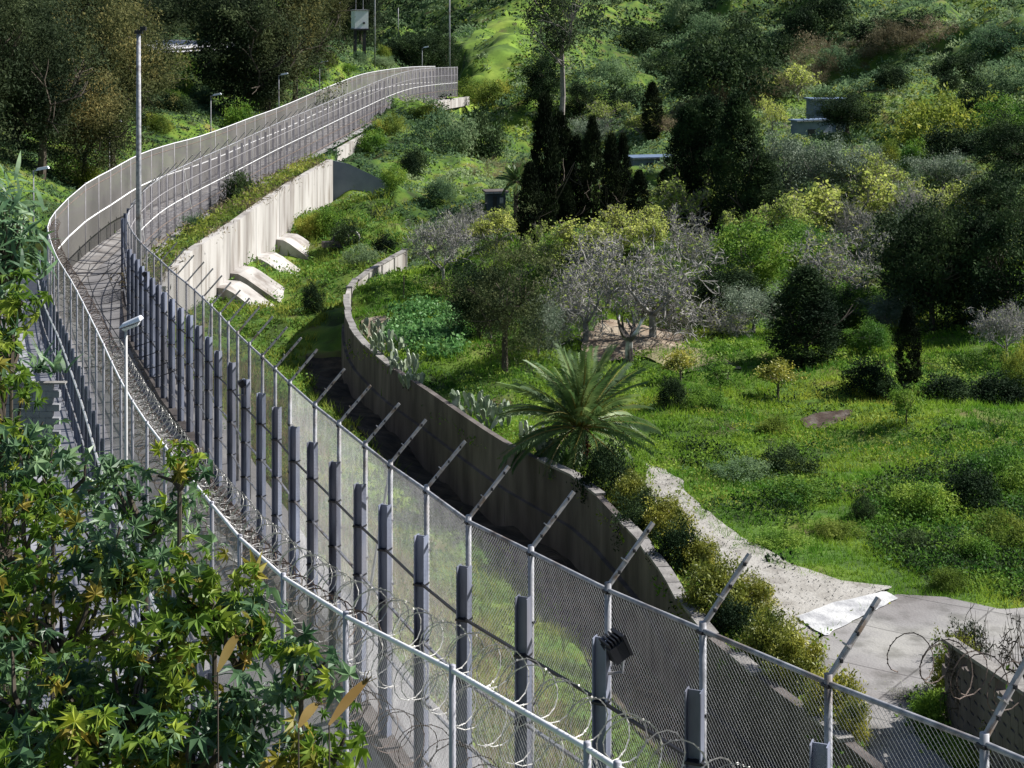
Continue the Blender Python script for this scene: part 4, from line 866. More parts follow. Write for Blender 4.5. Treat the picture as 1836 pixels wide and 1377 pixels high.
for k, x, yb, w, h, lab, cat in (('bd1',1112,208,84,62,'round dark bush on the lower hill above the cypresses','bush'),('bd0',1290,185,170,110,'large black green thicket on the hill','bush'),('bd2',1330,130,150,80,'upper part of the hill thicket under the ridge','bush'),('bb0',1462,130,110,70,'big brown dry bush on the slope above the hut','bush'),
 ('bb1',1385,170,100,50,'brown bush downslope from the big brown one','bush'),('bb0',1300,190,110,45,'long pale brown bush under the black thicket','bush'),('bb1',1235,215,90,40,'pale brown bush above the poplars','bush'),('bo1',1690,268,190,105,'large olive brown bush mound at the right slope','bush'),('bd2',1700,285,120,60,'dark hollow under the olive brown mound','bush'),
 ('bg0',1640,308,58,56,'bright green domed bush below the mound','bush'),('bo0',1595,300,50,44,'yellowish bush left of the green domed bush','bush'),('bd1',1705,160,46,36,'small black bush on the upper right slope','bush'),('bb0',1600,85,110,50,'grey leafless brush at the left of the ridge clearing','bush'),('bb1',1670,75,110,45,'grey leafless brush at the right of the ridge clearing','bush'),
 ('dk0',1520,240,110,75,'dark tree beside the pale blue hut','tree'),('lime0',1430,190,100,60,'lime green tree left of the hut','tree'),('lime1',1385,240,60,60,'yellow green tree between poplars and hut','tree'),('dk1',1810,320,120,110,'dark tree by the right edge below the slope','tree'),('gr0',1810,260,110,80,'bright green tree at the right edge of the slope','tree'),
 ('bs0',1230,45,80,60,'purple grey bush near the top of the hill','bush'),('bd0',1480,60,110,70,'black thicket at the ridge top','bush'),('lime2',1150,250,110,55,'pale lime tree upslope behind the cypresses','tree'),('lime0',1090,235,90,50,'pale lime tree right of the tall gum','tree'),('ol1',1060,260,80,50,'grey tree between gum and separate cypress','tree'),
 ('dk0',972,205,70,115,'dark tree at the left foot of the tall gum','tree'),('dk1',1040,215,60,70,'dark tree at the right foot of the tall gum','tree'),('bo0',890,185,90,42,'yellow green reed clump right of the fence end','bush'),('bo1',845,180,60,40,'green reed clump touching the fence end','bush'),('bb0',935,330,50,40,'straw coloured bush by the small palm','bush'),('bb1',880,322,70,40,'orange brown bush over the box shed','bush'),
 ('bs1',800,270,110,75,'grey brown shrub on the bank above the hollow','bush'),('bd1',860,285,90,90,'dark shrub right of the grey brown one on the bank','bush'),('bd0',735,318,46,40,'dark round shrub on the bank left','bush'),('bd2',745,300,50,36,'dark shrub just above the round one','bush'),('bo0',770,215,80,26,'low green shrub under the fence end kerb','bush'),
 ('bs0',790,368,60,36,'grey round shrub in front of the bank','bush'),('bo1',700,240,50,36,'shrub by the kerb notch','bush'),('bg0',670,268,60,34,'bright shrub on the bank above the wing wall','bush'),('bg1',705,345,44,38,'green shrub at the right tip of the wing wall','bush'),('bg2',588,420,60,44,'green mound of weeds at the foot of the wing wall','bush'),
 ('bo0',560,425,60,40,'yellowish weeds by the concrete outlet','bush'),('bd2',620,440,60,44,'dark hollow weeds beside the debris','bush'),('bd1',560,560,44,52,'dark narrow shrub in the sunny weeds','bush'),('bs1',650,480,60,36,'grey shrub outside the wall corner','bush'),('bd0',690,460,50,34,'dark shrub by the far end of the garden wall','bush'),
 ('bd0',430,372,72,62,'dark green bush growing on top of the retaining wall','bush'),('bs2',350,420,54,34,'grey green bush at the fence foot over the wall','bush')):
    put(k, x, yb, w, h, lab, cat)
hill = [(1230,140),(1265,95),(1340,100),(1400,70),(1440,40),(1500,90),(1560,40),(1330,50),(1270,30),(1190,110),(1150,60),(1100,120),(1640,30),(1720,110),(1780,60),(1760,170),(1600,130),(1810,140)]
for i, (x, y) in enumerate(hill): put(('bd1', 'bd0', 'bs1')[i % 3], x, y+30, random.uniform(60, 110), random.uniform(36, 60), ('dark', 'blackish', 'grey green')[i % 3]+' thicket scattered on the upper hillside', 'bush', 'thickets on the upper hillside, '+('dark', 'blackish', 'grey green')[i % 3])
for i in range(12):
    t_ = i/11; put('bb%d' % (i % 2), 1190+t_*420+random.uniform(-12, 12), 238-t_*150+random.uniform(-8, 8), random.uniform(60, 100), random.uniform(24, 44), 'dry brown bush in the diagonal band across the right hillside', 'bush', 'dry brown bushes in the diagonal band')
# -- orchard
for k, x, yb, w, h, lab, cat in (('twig',795,512,160,150,'bare brownish tree beside the far garden wall','fruit tree'),('twig',850,450,120,90,'bare tree behind the leafy pine','fruit tree'),('fig0',1170,608,260,195,'largest bare grey fig tree with spreading branches','fig tree'),('fig1',1050,618,210,170,'bare grey fig tree next to the pine','fig tree'),('fig2',1010,590,130,120,'small pale fig tree behind the palm','fig tree'),
 ('lime0',1250,425,160,110,'lime tipped tree below the poplars','fruit tree'),('lime1',1060,470,150,80,'lime tipped tree in front of the cypresses','fruit tree'),('lime2',890,450,120,70,'lime green tree left of the cypresses','fruit tree'),('fig2',1230,470,130,100,'bare tangled tree behind the largest fig','fruit tree'),('lime1',1490,455,210,130,'brightest lime green tree in the orchard','fruit tree'),
 ('lime2',1400,450,120,100,'lime green tree at the left of the brightest one','fruit tree'),('fig0',1500,540,190,130,'bare grey tree under the lime green crowns','fruit tree'),('lime0',1560,370,150,90,'olive yellow tree on the upper terrace','fruit tree'),('fig1',1600,490,150,90,'bare tree right of the orchard gap','fruit tree'),('lime1',1690,400,120,70,'yellow green tree near the dark right wood','fruit tree'),('lime0',1130,440,110,70,'lime crown peeping over the fig crowns','fruit tree'),
 ('lime1',1215,390,110,60,'lime speckled crown right below the low poplar','fruit tree'),('lime0',1340,440,90,60,'small lime crown beside the fresh green tree','fruit tree'),('gr0',1450,500,120,90,'green crown left of the bright lime tree','fruit tree'),
 ('twig',1540,470,150,120,'twiggy tree under the olive yellow terrace tree','fruit tree'),('lime2',1600,420,130,80,'lime tree at the right end of the lime row','fruit tree'),('twig',1640,440,120,120,'greyish upright twiggy tree before the dark mass','fruit tree'),('fig0',1090,555,200,140,'second row bare fig left of the largest','fig tree'),('lime2',1150,470,120,80,'lime crown behind the largest fig','fruit tree'),
 ('lime1',990,500,110,90,'lime tree squeezed between pine and figs','fruit tree'),('lime2',1780,470,110,60,'lime spots before the right edge wood','fruit tree'),('ol1',1350,600,110,90,'shaded silvery tree right of the pale branches','tree'),('dk1',1300,560,120,90,'dark tree behind the pale branches','tree'),('gr0',1520,590,110,80,'mixed green thicket behind the conifer','tree'),
 ('dk0',1480,620,90,110,'dark companion of the feathery tree','tree'),('ol0',1620,470,120,80,'dull grey green tree by the twiggy one','tree'),('ol1',1690,350,120,70,'olive tree on the terrace under the brown mound','tree'),('dk1',1780,420,120,100,'dark tree above the black mass','tree'),('gr0',1730,460,90,60,'green tree peeping between the dark masses','tree'),
 ('pine',905,668,165,235,'dark pine with olive top in the garden centre','pine'),('dk0',860,610,110,140,'black green tree merging with the pine on its left','tree'),('ol0',880,610,60,90,'grey leaved sapling before the pine','tree'),('ol1',965,640,80,110,'bluish tree at the right foot of the pine','tree'),('pop0',1445,655,120,175,'dark feathery tree in the middle of the right garden','tree'),
 ('gr0',1345,520,130,120,'green tree with shaded foot above the white branches','tree'),('gr0',1420,470,100,70,'fresh green tree between orchard rows','tree'),('dk0',1670,600,170,250,'great dark tree mass right of the orchard','tree'),('pop1',1630,560,100,150,'dark slender crown at the left of the great mass','tree'),('dk1',1810,600,170,240,'black tree mass at the right edge','tree'),('pop0',1745,590,110,190,'dark crown between the two great masses','tree'),
 ('cyp2',1628,700,46,150,'thin layered conifer standing alone in the meadow','conifer'),('fig2',1290,600,120,70,'pale leafless branches heaped in the shade','brushwood'),('twig',1805,650,150,120,'leafless red brown bush at the right meadow','bush'),('gr0',1560,640,70,60,'fern green shrub left of the thin conifer','bush'),('ol0',1590,590,110,60,'yellow green shrub behind the thin conifer','bush')):
    put(k, x, yb, w, h, lab, cat)
for k, x, yb, w, h, lab, cat in (('sm0',1396,718,80,74,'small umbrella shaped yellow green tree on its own','small tree'),('sm0',1220,690,60,60,'small yellow green tree by the trodden path','small tree'),('sm1',1292,705,56,62,'dark sapling with yellow top beside the umbrella tree','small tree'),('sm1',1625,765,56,75,'small sprouting tree in front of the dark hedge','small tree'),
 ('bg1',1265,735,60,40,'leafy plant under the yellow sapling','bush'),('bd0',1205,728,60,50,'dark round bush right of the palm','bush'),('bd2',1555,700,90,56,'black shade bush left of the thin conifer','bush'),('bd1',1590,715,70,44,'black bush below the thin conifer','bush'),('bd0',1700,715,110,44,'dark hedge left half behind the lower meadow','hedge'),('bd2',1790,722,120,50,'dark hedge right half behind the lower meadow','hedge'),
 ('bd1',1415,845,100,50,'dark weed clump in the middle of the meadow','bush'),('bs1',1330,860,100,40,'grey spiky weed clump left in the meadow','bush'),('bo0',1390,780,60,34,'brownish weed clump in the meadow','bush'),('bg1',1430,900,120,46,'green weed mound in the lower meadow','bush'),('bd1',1550,935,40,40,'small dark stump like bush','bush'),
 ('bg0',1660,925,120,60,'bramble mound at the left of the meadow corner','bramble'),('bd2',1740,910,120,70,'dark bramble mound above the yard','bramble'),('bg1',1800,880,120,80,'green bramble mound at the right edge','bramble'),('bo1',1810,980,110,70,'yellowish bramble above the yard','bramble'),('bd1',1640,985,60,36,'dark hollow bramble near the yard','bramble'),('bg2',1750,1010,90,50,'low bramble bordering the yard','bramble'),
 ('bo0',1500,960,90,26,'flat grass mound beside the gravel path','bush'),('bg1',1395,980,90,30,'green mound at the edge of the gravel path','bush'),('bo0',1700,1060,70,40,'dry grass clump at the back of the yard','bush')):
    put(k, x, yb, w, h, lab, cat)
# -- hedge along the garden wall
for i, (k, x, yb, w, h, lab) in enumerate((('bd0',1105,880,100,92,'dark glossy hedge bush under the palm'),('cit0',1150,905,70,60,'hedge bush at the start of the gravel path'),('bd1',1165,950,90,70,'dark hedge bush halfway down the wall'),('cit1',1215,960,90,70,'olive hedge bush by the path'),('bd2',1235,1015,100,80,'dark hedge bush above the wall corner'),
 ('cit2',1270,1020,80,60,'leafy hedge bush beside the gravel'),('cit0',1300,1105,120,105,'large yellow green hedge bush nearest the wall corner'),('cit1',1365,1090,80,60,'yellow hedge bush leaning to the gravel'),('cit1',1400,1185,110,90,'yellow hedge bush left of the yard slab'),('cit2',1440,1225,110,105,'round yellow green hedge bush behind the fence'),
 ('cit0',1510,1300,110,110,'hedge bush seen through the fence at the yard edge'),('cit2',1545,1340,60,90,'last hedge bush at the yard edge'),('bd0',1330,1130,90,60,'dark underside bush behind the wall top'))):
    put(k, x-16, yb+6, w*.98, h*1.02, lab, 'hedge bush')
for k, x, yb, w, h, lab in (('cit1',1718,1265,90,120,'leafy climber at the end of the dark yard wall'),('bg0',1680,1300,90,60,'bright green plants below the yard wall end'),('bd1',1735,1185,60,70,'dark ivy clump on top of the yard wall'),('cit2',1800,1400,90,100,'yellow leaved shrub at the lower right corner'),('bg1',1740,1370,80,50,'grass clump in the yard corner')):
    put(k, x, yb, w, h, lab, 'bush')
bare('vine', 'bare_vine', M_barkd, 3.2, 2.6, 4, 205, spread=.8, up=-.05, r=.07, low=.3, minr=.012); put('vine', 1745, 1180, 120, 130, 'bare twisted vine over the dark yard wall', 'vine', d=39.5); put('vine', 1840, 1140, 120, 120, 'bare vine arching in from the right edge', 'vine', d=40.5)
bare('stump', 'pollarded_tree', M_barkw, 1.5, 1.6, 1, 210, spread=.5, up=.4, r=.16, low=.55, split=2, L=.6, minr=.05); put('stump', 1130, 655, 60, 100, 'cut back black and white trunk in front of the figs', 'tree stump')
# -- palms
def frond_mesh(name, L, droop, n=34, seed=0, leaf=L_palm, lw=.035, ll=.42):
    g = np.random.default_rng(seed); t = np.linspace(0, 1, 22); x = L*np.sin(t*droop)/droop; z = L*(1-np.cos(t*droop))/droop*-1
    sp = np.stack([x, 0*x, z], 1); V = []
    for s in (-1, 1):
        for u in np.linspace(.16, 1, n):
            p = np.array([np.interp(u, t, sp[:, k]) for k in range(3)]); a = u*droop; dr = np.array([math.cos(a), 0, -math.sin(a)])
            l = ll*(math.sin(min(u*1.15, 1)*math.pi*.82)+.28)*g.uniform(.85, 1.1); d = unit(dr*.75+np.array([0, s*.85, -.18+g.uniform(-.15, .1)])); w = unit(np.cross(d, [0, 0, 1]))*lw
            e = p+d*l; e[2] -= l*.18; m = p+d*l*.45; V.append([p-w*.4, m-w, e, m+w])
    me = qmesh(name, np.array(V).reshape(-1, 3), 4, leaf); rr_ = MB().tube(sp[:-1], np.linspace(.035, .008, len(sp)-1), 4).mesh('stalk', L_palmy); return me, rr_
def palm(x, yb, d, top, label, nf=70, L=3.2, trunk_r=.28, s=1):
    X = (x-CX)/F*d; z = float(ground(X, d)[0]); zc = CZ-top*d/F; t = thing('palm_tree', (X, d, z), label, 'palm'); H = zc-z
    mb = MB(); mb.tube([(0, 0, -.2), (0, 0, H*.5), (0, 0, H)], [trunk_r*1.15, trunk_r, trunk_r*1.1], 10)
    for k in range(90):
        a = k*2.4; zz = H*(k/90); mb.box((math.cos(a)*trunk_r, math.sin(a)*trunk_r, zz), (.16, .16, .07), a)
    mb.obj('trunk', M_barkd, t)
    F_ = [frond_mesh('frond', L, .5+.28*k, seed=k) for k in range(4)]
    for k in range(nf):
        q = k/nf; el = R(86-100*q**1.25+random.uniform(-12, 12)); a = k*2.39996; mi = min(3, int(q*3.2+random.random()*.8)); o = link('frond', F_[mi][0], t)
        sc = random.uniform(.85, 1.08)*(1 if q > .1 else .9); o.location = (0, 0, H-.1); o.scale = (sc,)*3
        o.rotation_euler = (Matrix.Rotation(a, 3, 'Z') @ Matrix.Rotation(-el, 3, 'Y') @ Matrix.Rotation(random.uniform(-.9, .9), 3, 'X')).to_euler()
        st_ = link('stalk', F_[mi][1], o)
    return t
palm(1040, 845, 67.5, 765, 'broad date palm with arching grey green fronds by the garden wall', 84, 3.6)
P_ = [o for o in COL.objects if o.name.startswith('palm_tree')][0]; H_ = 4
dates = MB()
for k in range(7):
    a_ = k*.9; 
    for j in range(14): dates.box((math.cos(a_)*.35+random.uniform(-.14, .14), math.sin(a_)*.35+random.uniform(-.14, .14), -.5-random.uniform(0, .5)), (.07, .07, .09), a_)
zt = max(ch.location.z for ch in P_.children); o = dates.obj('date_clusters', mat('reddish_dates', [(.20, .06, .03), (.32, .12, .05)], .6, 5), P_); o.location = (0, 0, zt)
palm(925, 345, 150, 325, 'small fan headed palm beside the orange bush', 26, 1.9, .2)
put('twig', 1640, 1262, 110, 34, 'heap of dark cut brushwood lying on the yard', 'brushwood')
t = put('bo1', 1828, 705, 60, 90, 'spiky yucca like plant at the right edge of the meadow', 'yucca')
# -- prickly pears along the wall
def cactus(x, yb, w, h, label):
    X, Y, z, s = gp(x, yb); t = thing('prickly_pear', (X, Y, z), label, 'cactus', 'prickly pears along the garden wall'); W_, H_ = w/s, h/s
    pad = bpy.data.meshes.get('cactus_pad')
    if not pad:
        bm = MB(); th_ = np.linspace(0, 2*math.pi, 11)[:-1]; f = [(math.cos(a)*.5*(.8+.2*math.sin(a)), math.sin(a)) for a in th_]
        V = [(u*.42, -.05, v*.5+.5) for u, v in f]+[(u*.42, .05, v*.5+.5) for u, v in f]; k = len(f)
        bm.add(V, [tuple(range(k)), tuple(range(2*k-1, k-1, -1))]+[((i+1) % k, i, i+k, (i+1) % k+k) for i in range(k)]); pad = bm.mesh('cactus_pad', L_cact)
    n = int(26*W_/1.6)+10
    for i in range(n):
        bx, by = random.uniform(-W_/2, W_/2), random.uniform(-.5, .5); bz = random.uniform(0, H_*.65); sz = random.uniform(.42, .62)
        o = link('pad', pad, t); o.location = (bx, by, bz-.05); o.scale = (sz, sz, sz*1.15); o.rotation_euler = (random.uniform(-.4, .4), random.uniform(-.5, .5), random.uniform(-.8, .8))
for x, yb, w, h, lab in ((668,610,44,36,'prickly pear clump closest to the bare soil patch'),(695,640,60,48,'prickly pear clump with tall pads above the wall corner'),(725,672,50,40,'prickly pear clump below the bean patch'),(845,748,70,50,'prickly pear clump left of the palm fronds'),(890,768,50,50,'prickly pear clump touching the palm fronds'),
    (955,805,50,34,'prickly pear clump under the palm'),(985,822,36,30,'small prickly pear by the palm foot'),(740,700,36,20,'low prickly pear in the grass above the wall')): cactus(x, yb, w, h, lab)
for p in ((695,520),(770,640)):
    pass
# thin stake in the garden
q = gp(724, 545); t = thing('garden_stake', q[:3], 'thin dark stake standing in the garden grass', 'stake'); MB().tube([(0, 0, 0), (0, 0, 1.7)], .04, 5).obj('stick', M_barkd, t); MB().tube([(-.1, 0, 1.5), (.1, 0, 1.5)], .02, 5).obj('crossbar', M_barkd, t)
# ------------------------------------------------------------------ ground cover, nobody could count it
def in_px(x, y, poly): return inpoly(x, y, np.array(poly, float))
yard_r = np.array([gp(*q)[:2] for q in [(1474,1148),(1552,1110),(1604,1074),(1700,1078),(1790,1100),(1900,1095),(2000,1150),(1990,1300),(1780,1210),(1690,1160),(1700,1230),(1640,1260),(1640,1330),(1720,1400),(1700,1560),(1580,1560),(1545,1400),(1500,1260),(1440,1190)]])
path_r = np.array([gp(*q)[:2] for q in [(1160,840),(1185,850),(1215,895),(1260,940),(1330,990),(1400,1030),(1500,1050),(1600,1058),(1602,1075),(1470,1142),(1440,1180),(1395,1110),(1330,1050),(1265,985),(1225,935),(1180,890)]])
bare_r = [np.array([gp(*q)[:2] for q in r]) for r in ([(1040,600),(1120,580),(1235,590),(1225,625),(1130,645),(1050,650)],[(1435,755),(1470,745),(1535,740),(1510,760),(1480,772),(1445,770)],[(645,580),(680,570),(720,590),(700,625),(660,610)])]
hwy_r = np.array([gp(*q)[:2] for q in [(250,84),(300,77),(390,79),(430,86),(400,96),(300,101),(230,104)]])
corr = np.vstack([IC[:, :2]-side(IC)*3.8, (OC[:, :2]+OS*.7)[::-1]])
spur_r = np.array([gp(*q)[:2] for q in [(800,185),(812,150),(815,118),(850,60),(880,38),(960,2),(985,-20),(1000,0),(965,60),(955,105),(915,120),(905,160),(880,185)]])
def clear(X, Y, keep_edge=True):
    m = ~inpoly(X, Y, corr) & ~inpoly(X, Y, yard_r) & ~inpoly(X, Y, path_r) & ~inpoly(X, Y, hwy_r)
    m &= ~(inpoly(X, Y, spur_r) & (np.sin(X*.9)+np.sin(Y*.31+X*.3) < 1.35))
    for r in bare_r: m &= ~inpoly(X, Y, r)
    return m
def scatter(n, th0, th1, d0, d1, power=0.0):
    th_ = rng.uniform(th0, th1, n); u = rng.uniform(0, 1, n); d = d0*(d1/d0)**u; return th_*d, d
def blades(name, n, area, hgt, wid, m, label=None, lean=.5, clump=6, mask=None, tri=True):
    X, Y = scatter(n, *area); k = clear(X, Y)
    if mask is not None: k &= mask(X, Y)
    X, Y = X[k], Y[k]; z = ground(X, Y); P = np.stack([X, Y, z-.02], 1); P = np.repeat(P, clump, 0); nn_ = len(P); sc = np.clip(P[:, 1]/70, .5, 2.6)
    P[:, :2] += rng.normal(size=(nn_, 2))*(.10*sc)[:, None]; a = rng.uniform(0, 6.283, nn_); h = hgt*sc**.7*rng.uniform(.45, 1.3, nn_)*np.repeat(rng.uniform(.6, 1.4, len(X)), clump)
    w = np.stack([np.cos(a), np.sin(a), 0*a], 1)*(wid*sc)[:, None]; tip = P+np.stack([rng.normal(size=nn_)*lean*h, rng.normal(size=nn_)*lean*h, h], 1)
    V = np.stack([P-w, P+w, tip], 1); return tag(link(name, qmesh(name, V.reshape(-1, 3), 3, m)), kind='stuff')
notL = lambda X, Y: ~inpoly(X, Y, polyL)
isD = lambda X, Y: inpoly(X, Y, polyD) & ~inpoly(X, Y, polyL)
isG = lambda X, Y: ~inpoly(X, Y, polyD) & ~inpoly(X, Y, polyL)
blades('meadow_grass', 60000, (-.12, .36, 30, 130), .24, .022, L_grass, mask=isG)
nearW = lambda X, Y, r: np.array([np.min((WC[::3, 0]-a)**2+(WC[::3, 1]-b)**2) for a, b in zip(X, Y)]) < r*r
blades('ditch_grass', 26000, (-.25, .22, 22, 175), .34, .03, L_bank, mask=lambda X, Y: isD(X, Y) & ~nearW(X, Y, 2.3))
blades('dry_ditch_grass', 16000, (-.2, .14, 24, 100), .6, .018, L_dry, mask=lambda X, Y: isD(X, Y) & (ground(X, Y) > fD(X, Y)-9) & (np.array([np.min((OC[::6, 0]-a)**2+(OC[::6, 1]-b)**2) for a, b in zip(X, Y)]) < 30))
def clumps(name, n, area, r, nl, size, m, mask=None, aspect=.5):
    X, Y = scatter(n, *area); k = clear(X, Y)
    if mask is not None: k &= mask(X, Y)
    X, Y = X[k], Y[k]; z = ground(X, Y); R_ = r*rng.uniform(.5, 1.6, len(X))*np.clip(Y/150, .5, 2.2)
    u = unit(rng.normal(size=(len(X), nl, 3))); u[..., 2] = abs(u[..., 2]); P = np.stack([X, Y, z-.1], 1)[:, None]+u*R_[:, None, None]*np.array([1.25, 1.25, .85])*rng.uniform(.6, 1.05, (len(X), nl, 1))
    sz = np.repeat(size*np.clip(Y/150, .5, 2.2), nl); V = leafquads(P.reshape(-1, 3), sz, aspect, None, 1); return tag(link(name, qmesh(name, V.reshape(-1, 3), 4, m)), kind='stuff')
patch = lambda f, c, lo=0: (lambda X, Y: (np.sin(X*f+2*np.sin(Y*f*.7+c))+np.sin(Y*f*1.3+c+1.5*np.sin(X*f)) > lo) & notL(X, Y))
clumps('meadow_weeds', 9000, (-.1, .36, 32, 125), .85, 22, .30, L_green, mask=lambda X, Y: patch(.35, 1, .1)(X, Y) & isG(X, Y))
clumps('yellow_meadow_weeds', 6000, (-.05, .36, 34, 100), .7, 18, .26, L_bank, mask=lambda X, Y: patch(.28, 3, .2)(X, Y) & isG(X, Y))
clumps('bank_weeds', 5000, (-.24, .2, 22, 180), .7, 20, .28, L_bank, mask=lambda X, Y: isD(X, Y) & ~nearW(X, Y, 3.0))
clumps('dark_bank_weeds', 3600, (-.2, .1, 60, 175), .8, 24, .3, L_green, mask=lambda X, Y: isD(X, Y) & ~nearW(X, Y, 3.2))
clumps('hill_scrub', 15000, (-.12, .42, 125, 520), .62, 26, .30, L_scrub, mask=lambda X, Y: isG(X, Y))
clumps('light_hill_scrub', 5200, (-.08, .42, 125, 420), .5, 22, .27, L_bank, mask=lambda X, Y: isG(X, Y) & patch(.06, 2, -.2)(X, Y))
clumps('dark_hill_scrub', 1500, (-.1, .42, 150, 600), .9, 34, .32, L_dark, mask=lambda X, Y: isG(X, Y) & patch(.045, 5, .1)(X, Y))
clumps('far_wood', 4200, (-.34, .42, 380, 1100), 1.5, 36, .55, L_dark)
clumps('dark_slope_scrub', 3000, (-.36, 0, 120, 420), .7, 22, .26, L_dark, mask=lambda X, Y: inpoly(X, Y, polyL))
clumps('slope_scrub', 9000, (-.36, 0, 120, 420), .5, 22, .26, L_scrub, mask=lambda X, Y: inpoly(X, Y, polyL))
clumps('spur_grass_tufts', 1500, (-.05, .03, 240, 420), .4, 14, .2, L_green)
clumps('near_verge_weeds', 900, (-.3, -.1, 20, 120), .3, 22, .12, L_green, mask=lambda X, Y: inpoly(X, Y, polyL))
zone = lambda pts: np.array([gp(*q)[:2] for q in pts])
z1 = zone([(1540,900),(1640,850),(1836,800),(2000,820),(2000,1080),(1830,1080),(1700,1050),(1600,1010)]); z2 = zone([(1340,720),(1500,740),(1480,800),(1300,800)]); z3 = zone([(1500,800),(1850,770),(1850,850),(1640,850),(1500,880)]); z4 = zone([(1250,730),(1420,790),(1500,840),(1430,960),(1290,930),(1200,800)])
clumps('bramble_thicket', 7000, (.15, .36, 38, 80), 1.0, 34, .26, L_green, mask=lambda X, Y: inpoly(X, Y, z1))
clumps('dark_bramble_thicket', 6000, (.15, .36, 38, 80), 1.1, 30, .26, L_dark, mask=lambda X, Y: inpoly(X, Y, z1) & patch(.6, 2, .1)(X, Y))
clumps('yellow_flower_weeds', 5000, (.1, .34, 40, 90), .6, 22, .22, leafmat('yellow_green_weed_leaf', (.12, .18, .02), (.22, .30, .03), (.32, .36, .045), trans=.45, scale=.5, spec=.1), mask=lambda X, Y: (inpoly(X, Y, z2) | inpoly(X, Y, z3)) & patch(.5, 1, -.6)(X, Y))
clumps('rank_dark_weeds', 4200, (.05, .25, 40, 90), .9, 26, .26, L_dark, mask=lambda X, Y: inpoly(X, Y, z4) & patch(.55, 4, .2)(X, Y))
# weeds hanging over the retaining wall and along the fence foot
k = rng.integers(0, 400, 9000); tq = resample(np.array(ret_top), .15); k = rng.integers(0, len(tq), 9000); P = tq[k]+np.stack([rng.normal(size=9000)*.6, rng.normal(size=9000)*.6, rng.normal(size=9000)*.2+.05], 1)
P[:, 0] -= rng.uniform(-.3, 2.0, 9000)**1.0; P = P[bumps(P[:, 0]*2, P[:, 1]*2, .1, 1) > .05]; P[:, 2] = np.maximum(P[:, 2], 0)
tag(link('overhanging_weeds', qmesh('overhanging_weeds', leafquads(P, .42, .16, np.tile([.3, 0, .5], (len(P), 1)), .8).reshape(-1, 3), 4, L_brown)), kind='stuff')
n_ = 1500; k = rng.integers(0, len(tq), 22); P = tq[np.repeat(k, 60)]; P = P+np.stack([rng.normal(size=len(P))*.15+.35, rng.normal(size=len(P))*.25, -rng.uniform(0, 1.5, len(P))**1.3], 1)
tag(link('trailing_weeds', qmesh('trailing_weeds', leafquads(P, .35, .2, np.tile([.1, 0, -1.], (len(P), 1)), .5).reshape(-1, 3), 4, L_brown)), kind='stuff')
clumps('dark_meadow_weeds', 2600, (-.1, .36, 34, 140), .9, 26, .3, L_dark, mask=lambda X, Y: patch(.5, 6, .7)(X, Y) & isG(X, Y))
P = tq[rng.integers(0, len(tq), 3500)]+np.stack([-rng.uniform(-.3, 1.6, 3500), rng.normal(size=3500)*.6, abs(rng.normal(size=3500))*.35], 1)
tag(link('green_wall_top_weeds', qmesh('green_wall_top_weeds', leafquads(P, .36, .3).reshape(-1, 3), 4, L_bank)), kind='stuff')
# bean patch: leafy crop
cp = np.array([gp(*q)[:2] for q in [(690,600),(700,565),(760,548),(830,545),(835,600),(830,640),(780,650),(740,640),(715,620)]])
X = rng.uniform(cp[:, 0].min(), cp[:, 0].max(), 1400); Y = rng.uniform(cp[:, 1].min(), cp[:, 1].max(), 1400); m_ = inpoly(X, Y, cp); X, Y = X[m_], Y[m_]; z = ground(X, Y)
P = np.stack([X, Y, z], 1)[:, None]+np.abs(rng.normal(size=(len(X), 14, 3)))*np.array([.18, .18, .32])*rng.choice([-1, 1], (len(X), 14, 3))*np.array([1, 1, 1.]); P[..., 2] = z[:, None]+np.abs(P[..., 2]-z[:, None])
tag(link('bean_crop', qmesh('bean_crop', leafquads(P.reshape(-1, 3), .24, .6).reshape(-1, 3), 4, L_crop)), kind='stuff')
# gravel stones on the path
X, Y = scatter(9000, .06, .26, 36, 66); m_ = inpoly(X, Y, path_r); X, Y = X[m_], Y[m_]; z = ground(X, Y)+.06
tag(link('loose_gravel', qmesh('loose_gravel', leafquads(np.stack([X, Y, z+.05], 1), .05, .8).reshape(-1, 3), 4, M_path)), kind='stuff')
# ------------------------------------------------------------------ foreground broad-leaved shrubs
def palmate(name, m, lobes=7, seed=0, depth=.45):
    g = np.random.default_rng(seed); curl = g.uniform(-.6, .6); V = [(0, 0, 0)]; nt_ = lobes*2+1
    for i in range(nt_):
        a = -2.35+4.7*i/(nt_-1)+math.pi/2; tip = i % 2 == 1; r = (1.0-.28*abs(i-nt_//2)/(nt_//2)) if tip else depth*(1-.2*abs(i-nt_//2)/(nt_//2))
        r *= g.uniform(.9, 1.1); V.append((math.cos(a)*r*.5, math.sin(a)*r*.5+.0, (-.22 if tip else .05)*r+g.uniform(-.06, .06)+curl*math.cos(a)*r*.3))
    F_ = [(0, i, i+1) for i in range(1, nt_)]
    mb = MB().add(V, F_); st_ = MB().tube([(0, 0, 0), (0, -.25, -.08), (0, -.5, -.25)], .012, 3, cap=False); mb.add(np.concatenate(st_.v), st_.f); return mb.mesh(name, m)
LF = [palmate('leaf', L_cast, 7, k) for k in range(3)]; LFd = [palmate('leaf', L_castd, 5+2*(k % 2), 10+k, .42) for k in range(3)]
def strap(name, m):
    t = np.linspace(0, 1, 6); V = []; 
    for u in t: w = .07*math.sin(math.pi*(u*.85+.12)); V += [(-w, u, -.35*u*u), (w, u, -.35*u*u)]
    return MB().add(V, [(2*i, 2*i+1, 2*i+3, 2*i+2) for i in range(5)]).mesh(name, m)
LY = [palmate('leaf', leafmat('yellowing_palmate_leaf', (.12, .13, .02), (.24, .22, .03), (.34, .26, .05), trans=.4, scale=3, rnd=.3), 7, 31)]
